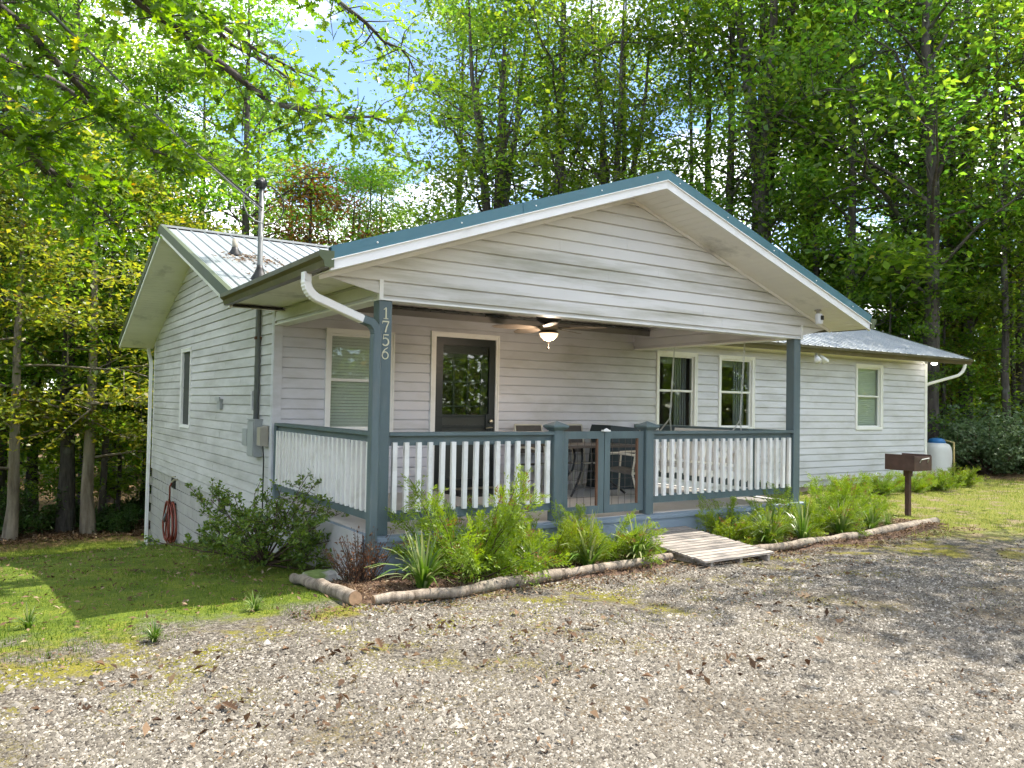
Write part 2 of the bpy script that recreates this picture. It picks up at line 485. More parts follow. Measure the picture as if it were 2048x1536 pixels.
def tubes_np(paths, sides=6):
    Vs, Fs, o = [], [], 0
    for pts, rad in paths:
        pts = np.asarray(pts, float)
        m = len(pts)
        k = sides if rad[0] > 0.04 else 4
        t = norm(np.gradient(pts, axis=0))
        ref = np.array([1.0, 0, 0]) if abs(t[0][0]) < 0.8 else np.array([0, 1.0, 0])
        a = norm(np.cross(t, ref))
        c = np.cross(t, a)
        th = np.arange(k) * 2 * PI / k
        ring = pts[:, None] + (a[:, None] * np.cos(th)[None, :, None] + c[:, None] * np.sin(th)[None, :, None]) * np.asarray(rad)[:, None, None]
        Vs.append(ring.reshape(-1, 3))
        i, j = np.meshgrid(np.arange(m - 1), np.arange(k), indexing='ij')
        Fs.append(np.stack([o + i * k + j, o + i * k + (j + 1) % k, o + (i + 1) * k + (j + 1) % k, o + (i + 1) * k + j], -1).reshape(-1, 4))
        o += m * k
    return np.concatenate(Vs), np.concatenate(Fs)

# ------------------------------------------------------------------ ground
LY = [-400, -6, -4, -2.5, 0, 2, 4, 9, 12, 20, 45, 400]
LZ = [-0.34, -0.34, -0.36, -0.47, -0.66, -0.88, -1.2, -2.12, -2.38, -2.7, -3.2, -3.2]
RY = [-400, 0, 10, 30, 400]
RZ = [-0.34, -0.36, -0.5, -0.8, -0.8]
def sstep(a, b, x):
    t = np.clip((x - a) / (b - a), 0, 1)
    return t * t * (3 - 2 * t)
def gz(x, y):
    x = np.asarray(x, float); y = np.asarray(y, float)
    w = sstep(1.5, 15, x)
    z = np.interp(y, LY, LZ) * (1 - w) + np.interp(y, RY, RZ) * w
    z = z + 0.018 * np.sin(x * 1.3 + y * 0.7) + 0.012 * np.sin(x * 2.9 - y * 2.3) + 0.008 * np.sin(5.1 * x + 1.7 * y)
    return z
def G(x, y):
    return float(gz(x, y))

def axis(lo, hi, flo, fhi, fine):
    a = np.arange(flo, fhi + 1e-6, fine)
    l_ = flo - np.cumsum(fine * 1.18 ** np.arange(1, 60))
    r_ = fhi + np.cumsum(fine * 1.18 ** np.arange(1, 60))
    l_ = l_[l_ > lo]; r_ = r_[r_ < hi]
    return np.concatenate([[lo], l_[::-1], a, r_, [hi]])
gx = axis(-600, 700, -6, 20, 0.16)
gy = axis(-300, 700, -9, 13, 0.16)
GX, GY = np.meshgrid(gx, gy, indexing='ij')
GV = np.stack([GX, GY, gz(GX, GY)], -1).reshape(-1, 3)
ny = len(gy)
ii, jj = np.meshgrid(np.arange(len(gx) - 1), np.arange(ny - 1), indexing='ij')
GF = np.stack([ii * ny + jj, (ii + 1) * ny + jj, (ii + 1) * ny + jj + 1, ii * ny + jj + 1], -1).reshape(-1, 4)

m, n, l, b = newmat('yard ground')
geo = n.new('ShaderNodeNewGeometry')
pos = geo.outputs['Position']
sx = n.new('ShaderNodeSeparateXYZ')
l.new(pos, sx.inputs[0])
def mth(op, a, c=None, clamp=False):
    k = n.new('ShaderNodeMath')
    k.operation = op
    k.use_clamp = clamp
    for i, v in enumerate((a, c)):
        if v is None: continue
        if isinstance(v, (int, float)): k.inputs[i].default_value = v
        else: l.new(v, k.inputs[i])
    return k.outputs[0]
def srange(v, a, c):
    k = n.new('ShaderNodeMapRange')
    k.interpolation_type = 'SMOOTHSTEP'
    k.inputs['From Min'].default_value = a
    k.inputs['From Max'].default_value = c
    l.new(v, k.inputs['Value'])
    return k.outputs[0]
def mixc(fac, a, c):
    k = n.new('ShaderNodeMixRGB')
    l.new(fac, k.inputs[0])
    for i, v in ((1, a), (2, c)):
        if isinstance(v, tuple): k.inputs[i].default_value = (*v, 1)
        else: l.new(v, k.inputs[i])
    return k.outputs[0]
nbig = noise(n, l, pos, 0.55, 5, 0.6)
nmid = noise(n, l, pos, 2.3, 6, 0.65)
nfin = noise(n, l, pos, 26, 5, 0.7)
vor = n.new('ShaderNodeTexVoronoi')
vor.inputs['Scale'].default_value = 55
l.new(pos, vor.inputs['Vector'])
vr = ramp(n, [(0.0, (0.045, 0.038, 0.03)), (0.35, (0.09, 0.078, 0.062)), (0.75, (0.16, 0.142, 0.113)), (1.0, (0.25, 0.23, 0.19))])
vb = n.new('ShaderNodeSeparateColor')
l.new(vor.outputs['Color'], vb.inputs[0])
l.new(vb.outputs[0], vr.inputs[0])
dirt = ramp(n, [(0.3, (0.075, 0.055, 0.036)), (0.7, (0.18, 0.15, 0.105))])
l.new(nfin.outputs['Fac'], dirt.inputs[0])
gravel = mixc(srange(nmid.outputs['Fac'], 0.42, 0.62), vr.outputs[0], dirt.outputs[0])
mossy = ramp(n, [(0.25, (0.08, 0.085, 0.016)), (0.55, (0.165, 0.15, 0.024)), (0.8, (0.25, 0.205, 0.04))])
l.new(nfin.outputs['Fac'], mossy.inputs[0])
gravel = mixc(mth('MULTIPLY', srange(nmid.outputs['Fac'], 0.47, 0.60), srange(sx.outputs[1], -7.4, -5.0)), gravel, mossy.outputs[0])
# left lawn: mossy green
wob = mth('ADD', sx.outputs[1], mth('MULTIPLY', mth('SUBTRACT', nmid.outputs['Fac'], 0.5), 1.8))
leftl = mth('MULTIPLY', srange(wob, -4.6, -4.0), mth('SUBTRACT', 1.0, srange(sx.outputs[0], -0.4, 0.3)))
# right lawn
diag = mth('ADD', mth('ADD', mth('MULTIPLY', sx.outputs[0], 0.75), sx.outputs[1]), mth('MULTIPLY', mth('SUBTRACT', nmid.outputs['Fac'], 0.5), 3.5))
rightl = mth('MULTIPLY', srange(diag, 0.0, 1.8), srange(sx.outputs[0], 5.0, 7.0))
lawn = ramp(n, [(0.32, (0.055, 0.06, 0.015)), (0.42, (0.06, 0.095, 0.010)), (0.52, (0.105, 0.145, 0.014)), (0.66, (0.20, 0.195, 0.03))])
lawnmix = mth('ADD', mth('MULTIPLY', nfin.outputs['Fac'], 0.5), mth('MULTIPLY', nmid.outputs['Fac'], 0.5))
l.new(lawnmix, lawn.inputs[0])
lawnr0 = ramp(n, [(0.25, (0.07, 0.095, 0.018)), (0.5, (0.14, 0.155, 0.025)), (0.78, (0.24, 0.21, 0.045))])
l.new(nfin.outputs['Fac'], lawnr0.inputs[0])
lawnb = ramp(n, [(0.3, (0.13, 0.095, 0.055)), (0.7, (0.27, 0.22, 0.13))])
l.new(nfin.outputs['Fac'], lawnb.inputs[0])
lawnr = n.new('ShaderNodeMixRGB')
l.new(srange(nmid.outputs['Fac'], 0.50, 0.64), lawnr.inputs[0])
l.new(lawnr0.outputs[0], lawnr.inputs[1])
l.new(lawnb.outputs[0], lawnr.inputs[2])
c1 = mixc(leftl, gravel, lawn.outputs[0])
c1 = mixc(rightl, c1, lawnr.outputs[0])
# wood floor: brown litter with green
wood = ramp(n, [(0.3, (0.075, 0.045, 0.022)), (0.55, (0.14, 0.09, 0.045)), (0.75, (0.09, 0.10, 0.03))])
l.new(nfin.outputs['Fac'], wood.inputs[0])
wl_ = srange(mth('ADD', sx.outputs[1], mth('MULTIPLY', nbig.outputs['Fac'], 2.0)), 12.5, 13.6)
wr_ = srange(mth('ADD', mth('ADD', sx.outputs[0], mth('MULTIPLY', sx.outputs[1], 0.4)), mth('MULTIPLY', nbig.outputs['Fac'], 2.0)), 18.3, 19.6)
c1 = mixc(mth('MAXIMUM', wl_, wr_), c1, wood.outputs[0])
l.new(c1, b.inputs['Base Color'])
b.inputs['Roughness'].default_value = 0.95
b.inputs['Specular IOR Level'].default_value = 0.15
bp = n.new('ShaderNodeBump')
bp.inputs['Strength'].default_value = 0.8
bp.inputs['Distance'].default_value = 0.02
l.new(mth('ADD', nfin.outputs['Fac'], mth('MULTIPLY', vor.outputs['Distance'], -0.8)), bp.inputs['Height'])
l.new(bp.outputs[0], b.inputs['Normal'])
M_['ground'] = m
tag(np_obj('ground', GV, GF, 'ground', smooth=True), 'yard ground of gravel, moss and lawn sloping down at left', kind='structure')

# ------------------------------------------------------------------ house
W, P, D, L = 6.42, 3.333, 9.1, 15.56
EX = 0.137
ZE, SL = 2.60, 0.345              # roof edge height, slope
X0, X1 = -0.70, 16.75             # main roof ends
Y0, Y1, YR = -0.42, 9.52, 4.55    # main eaves, ridge
PX0, PX1, PXR, PY = -0.70, 7.12, 3.21, -3.93
ZS = -0.28
def front(Yp):
    return lambda u, z, w: (u, Yp - w, z)
def left(Xp):
    return lambda u, z, w: (Xp - w, u, z)
def right(Xp):
    return lambda u, z, w: (Xp + w, u, z)
def mainz(y):
    return ZE + SL * (min(y, 2 * YR - y) - Y0)
def porchz(x):
    return ZE + SL * (min(x, 2 * PXR - x) - PX0)

house = thing('house', 'single-storey grey vinyl-sided house with metal roof and railed front porch', 'house', (0, 0, 0))

def part(name, mb, material, parent=house, smooth=False):
    return mb.build(name, material, parent, smooth)

def board(fr, u0b, u1b, u0t, u1t, zb, zt, dw, material, parent):
    mb = MB()
    e = 0.026 + dw
    f_ = max(0.3, (zt - zb - 0.017) / (zt - zb))
    ua, ub = u0b + (u0t - u0b) * f_, u1b + (u1t - u1b) * f_
    zk = zb + (zt - zb) * f_
    pts = []
    for u_, uk, ut in ((u0b, ua, u0t), (u1b, ub, u1t)):
        pts += [fr(u_, zb, 0.0), fr(u_, zb, e - 0.004), fr(u_, zb + 0.004, e), fr(uk, zk, 0.013 + dw), fr(ut, zt, 0.001 + dw), fr(ut, zt, 0)]
    mb.poly(pts, [(0, 1, 7, 6), (1, 2, 8, 7), (2, 3, 9, 8), (3, 4, 10, 9), (4, 5, 11, 10), (0, 5, 4, 3, 2, 1), (6, 7, 8, 9, 10, 11)])
    return mb.build('siding_board', material, parent)

def siding(fr, z0, z1, span, openings, material, parent, joints=True):
    k = 0
    while z0 + k * EX < z1 - 0.005:
        zb, zt = z0 + k * EX, min(z0 + (k + 1) * EX, z1)
        k += 1
        (a0, b0), (a1, b1) = span(zb), span(zt)
        if b0 - a0 < 0.05: continue
        if b1 - a1 < 0.0: a1 = b1 = (a1 + b1) / 2
        cuts = sorted([o for o in openings if min(zt, o[3]) - max(zb, o[2]) > 0.004])
        segs, cur = [], a0
        for o in cuts:
            if o[0] > cur: segs.append((cur, o[0], zb, zt))
            if o[2] - zb > 0.02: segs.append((o[0], o[1], zb, o[2]))
            if zt - o[3] > 0.02: segs.append((o[0], o[1], o[3], zt))
            cur = max(cur, o[1])
        if cuts:
            segs.append((cur, b0, zb, zt))
        else:
            segs = [(a0, b0, zb, zt)]
        for (ua, ub, za, zc) in segs:
            if ub - ua < 0.02: continue
            t0 = a1 if abs(ua - a0) < 1e-6 else ua
            t1 = b1 if abs(ub - b0) < 1e-6 else ub
            if joints and ub - ua > 3.0 and abs(zc - za - EX) < 0.01:
                j = ua + (ub - ua) * random.uniform(0.25, 0.75)
                board(fr, ua, j + 0.02, t0, j + 0.02, za, zc, 0, material, parent)
                board(fr, j, ub, j, t1, za, zc, 0.002, material, parent)
            else:
                board(fr, ua, ub, t0, t1, za, zc, 0, material, parent)

def core(fr, u0, u1, z0, z1, openings, w0, w1):
    us = sorted({u0, u1, *[o[0] for o in openings], *[o[1] for o in openings]})
    zs = sorted({z0, z1, *[o[2] for o in openings], *[o[3] for o in openings]})
    mb = MB()
    for i in range(len(us) - 1):
        run = None
        for j in range(len(zs) - 1):
            cu, cz = (us[i] + us[i + 1]) / 2, (zs[j] + zs[j + 1]) / 2
            hole = any(o[0] < cu < o[1] and o[2] < cz < o[3] for o in openings)
            if hole:
                if run is not None: mb.fbox(fr, us[i], us[i + 1], run, zs[j], w0, w1); run = None
            elif run is None: run = zs[j]
        if run is not None: mb.fbox(fr, us[i], us[i + 1], run, zs[-1], w0, w1)
    return mb

FW = front(0.0)
LW = left(0.0)
front_open = [(0.69, 1.69, 0.87, 2.29), (2.30, 3.46, 0.0, 2.345), (6.81, 7.82, 0.87, 2.30), (8.41, 9.41, 0.89, 2.30), (12.74, 13.74, 0.89, 2.32)]
left_open = [(5.13, 5.99, 0.76, 2.25)]
shrink = lambda o: (o[0] + 0.045, o[1] - 0.045, o[2] + 0.04, o[3] - 0.04)
fwall = part('wall', core(FW, 0, L, -0.30, 2.75, [shrink(o) if o[2] > 0.1 else (o[0] + .05, o[1] - .05, 0.0, o[3] - .05) for o in front_open], -0.12, 0.0), 'siding')
tag(fwall, 'long front wall of grey lap siding')
siding(FW, -0.18, 2.66, lambda z: (0.085, L - 0.07), front_open, 'siding', fwall)
lw_ = MB()
lw_.poly([(0, 0, -0.3), (0, D, -0.3), (0, D, 2.62), (0, YR, 4.0), (0, 0, 2.62)], [])
lwall = part('wall', core(LW, 0.12, D, ZS, 2.5, [shrink(o) for o in left_open], -0.12, 0.0), 'siding')
lwall['label'] = 'left gable end wall of weathered lap siding'
apex = MB().prism([(0, 0.0, 2.5), (0, D, 2.5), (0, D, 2.56), (0, YR, mainz(YR) - 0.2), (0, 0.0, 2.56)],
                  [(0.12, 0.0, 2.5), (0.12, D, 2.5), (0.12, D, 2.56), (0.12, YR, mainz(YR) - 0.2), (0.12, 0.0, 2.56)])
part('gable_core', apex, 'siding')
def lspan(z):
    zz = z + 0.165
    if zz < mainz(0.0): return (0.08, D - 0.06)
    off = (zz - ZE) / SL
    return (max(0.08, Y0 + off), min(D - 0.06, Y1 - off))
siding(LW, ZS, mainz(YR) - 0.17, lspan, left_open, 'sidingleft', lwall)
part('wall', MB().box(L - 0.12, L, 0.0, D, -0.3, 2.7).box(0, L, D - 0.12, D, -0.3, 2.6), 'siding')
part('interior_floor', MB().box(0.12, L - 0.12, 0.12, D - 0.12, -0.1, 0.0), 'interior')
part('interior_ceiling', MB().box(0.12, L - 0.12, 0.12, D - 0.12, 2.45, 2.5), 'interior')
part('interior_partition', MB().box(0.12, L - 0.12, 2.6, 2.7, 0.0, 2.45).box(4.6, 4.7, 0.12, 2.6, 0, 2.45).box(10.6, 10.7, 0.12, 2.6, 0, 2.45), 'interior')
# corner trims
part('corner_trim', MB().box(-0.028, 0.085, -0.03, 0.0, ZS, 2.66).box(-0.03, 0.0, 0.0, 0.075, ZS, 2.66), 'siding')
part('corner_trim', MB().box(-0.028, 0.0, D - 0.07, D + 0.02, ZS, 2.6), 'white')
part('corner_trim', MB().box(L - 0.07, L + 0.03, -0.03, 0.0, -0.2, 2.66).box(L, L + 0.03, 0.0, 0.08, -0.2, 2.66), 'white')

# foundation
fnd = part('foundation', MB().box(0.04, 0.2, 0.0, D, -2.9, ZS).box(0.04, L, D - 0.2, D - 0.02, -2.9, ZS), 'mortar')
bl = MB().box(0, 0.06, 0.005, 0.392, 0.004, 0.193).build('block', 'block', fnd)
blocks = bl.data
first = True
for r in range(13):
    z = ZS - 0.203 * (r + 1)
    y = -0.2 if r % 2 else 0.0
    while y < D - 0.05:
        if z + 0.2 > G(0, max(0, y)) - 0.1 and y > -0.05 and not any(abs(y - v) < 0.15 and r == rr for v, rr in ()):
            if first:
                bl.location = (0.0, y, z); first = False
            else:
                inst('block', blocks, fnd, (0.0, y, z))
        y += 0.4
for y, z in ((6.38, -0.30), (2.42, -0.30)):
    v = part('foundation_vent', MB().box(-0.012, 0.0, y, y + 0.4, z - 0.2, z), 'blackmetal')
    for i in range(5):
        part('vent_louvre', MB().box(-0.024, -0.012, y + 0.03, y + 0.37, z - 0.18 + i * 0.034, z - 0.165 + i * 0.034), 'doordark', v)
part('foundation', MB().box(6.5, L - 0.02, 0.02, 0.2, -0.7, -0.19), 'brick')

# windows -------------------------------------------------------------
def window(fr, o, style):
    u0, u1, z0, z1 = o
    t = 0.062
    mb = MB()
    for a in ((u0, u0 + t, z0, z1), (u1 - t, u1, z0, z1), (u0 + t, u1 - t, z1 - t, z1), (u0 + t, u1 - t, z0, z0 + t * 0.75)):
        mb.fbox(fr, *a, -0.06, 0.036)
    # raised outer lip
    for a in ((u0 - 0.008, u0 + 0.014, z0 - 0.01, z1 + 0.008), (u1 - 0.014, u1 + 0.008, z0 - 0.01, z1 + 0.008), (u0 + 0.014, u1 - 0.014, z1 - 0.014, z1 + 0.008), (u0 + 0.014, u1 - 0.014, z0 - 0.014, z0 + 0.012)):
        mb.fbox(fr, *a, 0.0, 0.046)
    w = part('window', mb, 'white')
    a0, a1, b0, b1 = u0 + t, u1 - t, z0 + t * 0.75, z1 - t
    zm = (b0 + b1) / 2 + 0.01
    s = 0.03
    for (za, zb, dw) in ((zm, b1, 0.0), (b0, zm + 0.02, 0.012)):
        sb = MB()
        for q in ((a0, a0 + s, za, zb), (a1 - s, a1, za, zb), (a0 + s, a1 - s, zb - s, zb), (a0 + s, a1 - s, za, za + s)):
            sb.fbox(fr, *q, -0.042 - dw, -0.012 - dw)
        part('sash', sb, 'white', w)
        if style != 'screen':
            part('pane', MB().fbox(fr, a0 + s, a1 - s, za + s, zb - s, -0.028 - dw, -0.024 - dw), 'glass', w)
    if style == 'screen':
        part('insect_screen', MB().fbox(fr, a0, a1, b0, b1, -0.012, -0.008), 'screen', w)
        part('screen_bar', MB().fbox(fr, a0, a1, zm - 0.01, zm + 0.01, -0.008, -0.002), 'screen', w)
    if style == 'blind':
        zz = b0 + 0.03
        sl = MB()
        sl.poly([fr(a0 + 0.01, -0.019, -0.096), fr(a1 - 0.01, -0.019, -0.096), fr(a1 - 0.01, 0.019, -0.084), fr(a0 + 0.01, 0.019, -0.084),
                 fr(a0 + 0.01, -0.018, -0.099), fr(a1 - 0.01, -0.018, -0.099), fr(a1 - 0.01, 0.020, -0.087), fr(a0 + 0.01, 0.020, -0.087)],
                [(0, 1, 2, 3), (7, 6, 5, 4), (3, 2, 6, 7), (0, 4, 5, 1)])
        f0 = sl.build('blind_slat', 'blind', w)
        f0.location.z = zz
        while zz < b1 - 0.03:
            zz += 0.043
            c = f0.copy(); sc.collection.objects.link(c); c.location.z = zz
        part('blind_headrail', MB().fbox(fr, a0, a1, b1 - 0.04, b1, -0.12, -0.075), 'blind', w)
    if style == 'curtain':
        mbc = MB()
        for k_ in range(10):
            ua = a0 + (a1 - a0) * (0.62 + 0.036 * k_)
            mbc.fbox(fr, ua, ua + 0.02, b0, b1, -0.17 - 0.02 * (k_ % 2), -0.14 - 0.02 * (k_ % 2))
        part('curtain', mbc, 'curtain', w)
        part('curtain', MB().fbox(fr, a0, a1, b1 - 0.14, b1, -0.2, -0.17), 'curtain', w)
    return w
window(FW, front_open[0], 'blind')
window(FW, front_open[2], 'curtain')
window(FW, front_open[3], 'curtain')
window(FW, front_open[4], 'blind')
window(LW, left_open[0], 'screen')
part('interior_door', MB().box(7.6, 8.6, 1.95, 2.0, 0.0, 2.1), 'wooddoor')

# front door -----------------------------------------------------------
u0, u1, z1 = 2.30, 3.46, 2.345
mb = MB()
for a in ((u0, u0 + 0.07, 0, z1), (u1 - 0.045, u1, 0, z1), (u0 + 0.07, u1 - 0.045, z1 - 0.06, z1)):
    mb.fbox(FW, *a, -0.1, 0.036)
for a in ((u0 - 0.015, u0 + 0.015, 0, z1 + 0.012), (u1 - 0.015, u1 + 0.012, 0, z1 + 0.012), (u0 + 0.015, u1 - 0.015, z1 - 0.02, z1 + 0.012)):
    mb.fbox(FW, *a, 0.0, 0.05)
part('door_surround', mb, 'white')
door = part('storm_door', core(FW, 2.37, 3.415, 0.015, 2.285, [(2.50, 3.31, 0.16, 0.93), (2.50, 3.31, 0.97, 1.10), (2.50, 3.31, 1.13, 2.17)], -0.03, 0.012), 'doordark')
part('hinge_strip', MB().fbox(FW, 2.37, 2.405, 0.02, 2.28, 0.012, 0.03), 'doordark', door)
part('pane', MB().fbox(FW, 2.50, 3.31, 1.13, 2.17, -0.012, -0.008), 'glass', door)
part('insect_screen', MB().fbox(FW, 2.50, 3.31, 0.16, 1.10, -0.016, -0.012), 'screen', door)
part('handle', MB().fbox(FW, 3.25, 3.35, 0.90, 1.14, 0.012, 0.03), 'doordark', door)
kn = part('door_knob', MB().lathe([(0.006, 0), (0.02, 0.004), (0.034, 0.02), (0.03, 0.04), (0.012, 0.05)], (0, 0, 0), 14), 'brass', door, True)
kn.rotation_euler.x = PI / 2; kn.location = (3.33, -0.03, 1.03)
lv = part('door_lever', MB().tube([(3.34, -0.05, 0.935), (3.31, -0.065, 0.935), (3.24, -0.065, 0.925)], 0.012, 8).lathe([(0.03, -0.008), (0.03, 0.008)], (3.335, -0.045, 0.935), 12), 'brass', door)
inner = part('entry_door', core(FW, 2.36, 3.42, 0.0, 2.29, [(2.50 + 0.245 * i, 2.50 + 0.245 * i + 0.215, z, z + 0.34) for i in range(3) for z in (0.9, 1.27, 1.64)], -0.1, -0.06), 'doordark')
for i in range(3):
    for z in (0.9, 1.27, 1.64):
        part('pane', MB().fbox(FW, 2.50 + 0.245 * i, 2.715 + 0.245 * i, z, z + 0.34, -0.085, -0.08), 'glass', inner)
part('door_curtain', MB().fbox(FW, 2.45, 3.25, 0.85, 2.05, -0.14, -0.13), 'doorinner', inner)
part('threshold', MB().fbox(FW, 2.33, 3.44, 0.006, 0.03, 0.0, 0.09), 'brass', door)

# main roof -------------------------------------------------------------
deck = MB()
for s_ in (0, 1):
    ya, yb = (Y0, YR) if s_ == 0 else (YR, Y1)
    deck.prism([(X0 + .04, ya, mainz(ya) - 0.012), (X0 + .04, yb, mainz(yb) - 0.012), (X0 + .04, yb, mainz(yb) - 0.10), (X0 + .04, ya, mainz(ya) - 0.10)],
               [(X1 - .04, ya, mainz(ya) - 0.012), (X1 - .04, yb, mainz(yb) - 0.012), (X1 - .04, yb, mainz(yb) - 0.10), (X1 - .04, ya, mainz(ya) - 0.10)])
roof = part('roof', deck, 'gap')
def panel_profile(wd, rib=0.2285, h=0.019):
    pr = []
    k = 0
    x = 0.0
    while x < wd - 0.01:
        pr += [(x, h), (x + 0.012, h), (x + 0.026, 0), (x + 0.105, 0), (x + 0.112, 0.004), (x + 0.122, 0.004), (x + 0.129, 0), (x + rib - 0.014, 0)]
        x += rib
    pr += [(wd, h)]
    return pr
def roof_panel(a, wd, p_lo, p_hi, up, along, parent):
    """a: start offset along ridge direction; p_lo/p_hi: functions giving points at offset"""
    pr = panel_profile(wd)
    A = [Vector(p_lo) + Vector(along) * (a + s) + Vector(up) * h for s, h in pr]
    B = [Vector(p_hi) + Vector(along) * (a + s) + Vector(up) * h for s, h in pr]
    k = len(pr)
    mb = MB().poly(A + B, [(i, i + 1, k + i + 1, k + i) for i in range(k - 1)])
    return mb.build('roof_panel', 'roof', parent)
cs = math.cos(math.atan(SL)); sn = math.sin(math.atan(SL))
a = 0.0
while a < X1 - X0 - 0.05:
    wd = min(0.914, X1 - X0 - a)
    roof_panel(a, wd, (X0, Y0 - 0.03, ZE - 0.01), (X0, YR, mainz(YR)), (0, -sn, cs), (1, 0, 0), roof)
    roof_panel(a, wd, (X0, Y1 + 0.03, ZE - 0.01), (X0, YR, mainz(YR)), (0, sn, cs), (1, 0, 0), roof)
    a += 0.914
zr = mainz(YR)
part('ridge_cap', MB().prism([(X0, YR - 0.16, zr - 0.03), (X0, YR, zr + 0.04), (X0, YR + 0.16, zr - 0.03), (X0, YR, zr + 0.015)],
                             [(X1, YR - 0.16, zr - 0.03), (X1, YR, zr + 0.04), (X1, YR + 0.16, zr - 0.03), (X1, YR, zr + 0.015)]), 'ridge', roof)
def rake(Xa, Xb, zt, zb, ya, yb):
    return MB().prism([(Xa, ya, mainz(ya) + zt), (Xa, yb, mainz(yb) + zt), (Xa, yb, mainz(yb) + zb), (Xa, ya, mainz(ya) + zb)],
                      [(Xb, ya, mainz(ya) + zt), (Xb, yb, mainz(yb) + zt), (Xb, yb, mainz(yb) + zb), (Xb, ya, mainz(ya) + zb)])
for ya, yb in ((Y0 - 0.02, YR), (YR, Y1 + 0.02)):
    part('rake_trim', rake(X0 - 0.022, X0 + 0.0, 0.035, -0.115, ya, yb), 'olive')
    part('rake_trim', rake(X0, X0 + 0.05, 0.034, 0.022, ya, yb), 'olive')
    part('rake_fascia', rake(X0 - 0.006, X0 + 0.03, -0.115, -0.175, ya, yb), 'white')
    part('rake_trim', rake(X1, X1 + 0.02, 0.03, -0.12, ya, yb), 'olive')
# soffits: grooved vinyl panels, three strips each
def soffit_run(pts, parent, material='soffit'):
    """pts(t0,t1) gives the 4 corners of a strip"""
    pass
sof = part('soffit', rake(X0 + 0.03, 0.0, -0.158, -0.163, Y0, YR), 'gap')
sof2 = part('soffit', rake(X0 + 0.03, 0.0, -0.158, -0.163, YR, Y1), 'gap')
def rake_soffit(ya, yb, parent):
    k = int((yb - ya) / 0.105)
    for i in range(0, k, 3):
        mb = MB()
        for j in range(3):
            a0 = ya + (i + j) * 0.105 + 0.004; a1 = a0 + 0.097
            if a1 > yb: break
            mb.prism([(X0 + 0.03, a0, mainz(a0) - 0.164), (X0 + 0.03, a1, mainz(a1) - 0.164), (X0 + 0.03, a1, mainz(a1) - 0.172), (X0 + 0.03, a0, mainz(a0) - 0.172)],
                     [(-0.001, a0, mainz(a0) - 0.164), (-0.001, a1, mainz(a1) - 0.164), (-0.001, a1, mainz(a1) - 0.172), (-0.001, a0, mainz(a0) - 0.172)])
        if mb.v: part('soffit_panel', mb, 'soffit', parent)
rake_soffit(Y0, YR, sof); rake_soffit(YR, Y1, sof2)
def flat_soffit(x0, x1, y0, y1, z, along, pitch=0.105):
    s_ = part('soffit', MB().box(x0, x1, y0, y1, z + 0.008, z + 0.02), 'gap')
    lo, hi = (y0, y1) if along == 'x' else (x0, x1)
    k = max(1, int(round((hi - lo) / pitch)))
    pp = (hi - lo) / k
    for i in range(0, k, 3):
        mb = MB()
        for j in range(min(3, k - i)):
            c0, c1 = lo + (i + j) * pp + 0.003, lo + (i + j + 1) * pp - 0.003
            if along == 'x': mb.box(x0, x1, c0, c1, z, z + 0.007)
            else: mb.box(c0, c1, y0, y1, z, z + 0.007)
        part('soffit_panel', mb, 'soffit', s_)
    return s_
flat_soffit(W + 0.14, X1 - 0.03, Y0 + 0.03, -0.001, 2.49, 'y', 0.2)
flat_soffit(PX0 + 0.03, -0.03, -P + 0.001, -0.002, 2.485, 'x')
flat_soffit(W + 0.002, PX1 - 0.03, -P + 0.001, -0.42, 2.485, 'x')
flat_soffit(0.002, W - 0.14, -P + 0.14, -0.022, 2.65, 'x')
part('fascia', MB().box(PX1 - 0.03, X1, Y0, Y0 + 0.028, 2.49, 2.58), 'olive')
part('frieze_trim', MB().box(W + 0.1, L, -0.03, -0.02, 2.45, 2.489), 'white')
# gutters
def gut(prof, a, bq, along):
    if along == 'x':
        r0 = [(a, y, z) for y, z in prof]; r1 = [(bq, y, z) for y, z in prof]
    else:
        r0 = [(y, a, z) for y, z in prof]; r1 = [(y, bq, z) for y, z in prof]
    return MB().prism(r0, r1)
def kprof(e, out, zt):
    o = out
    return [(e, zt), (e, zt - 0.13), (e + o * 0.075, zt - 0.13), (e + o * 0.088, zt - 0.075), (e + o * 0.122, zt - 0.045), (e + o * 0.125, zt), (e + o * 0.112, zt + 0.002), (e + o * 0.112, zt - 0.03), (e + o * 0.08, zt - 0.06), (e + o * 0.02, zt - 0.06), (e + o * 0.008, zt - 0.01)]
part('gutter', gut(kprof(Y0, -1, 2.575), PX1 + 0.06, X1 - 0.05, 'x'), 'gutter')
g1 = part('gutter', gut(kprof(PX0, -1, 2.575), PY - 0.02, Y0 - 0.02, 'y'), 'gutter')
part('gutter_end_cap', MB().prism([(x, PY - 0.026, z) for x, z in [(PX0 + .004, 2.582), (PX0 + .004, 2.44), (PX0 - 0.078, 2.44), (PX0 - 0.092, 2.495), (PX0 - 0.128, 2.53), (PX0 - 0.13, 2.582)]],
                                  [(x, PY - 0.02, z) for x, z in [(PX0 + .004, 2.582), (PX0 + .004, 2.44), (PX0 - 0.078, 2.44), (PX0 - 0.092, 2.495), (PX0 - 0.128, 2.53), (PX0 - 0.13, 2.582)]]), 'olive', g1)
g2 = part('gutter', gut(kprof(PX1, 1, 2.575), PY - 0.02, Y0 - 0.13, 'y'), 'gutter')
part('gutter', gut(kprof(Y1, 1, 2.575), X0 + 0.02, X1 - 0.02, 'x'), 'gutter')
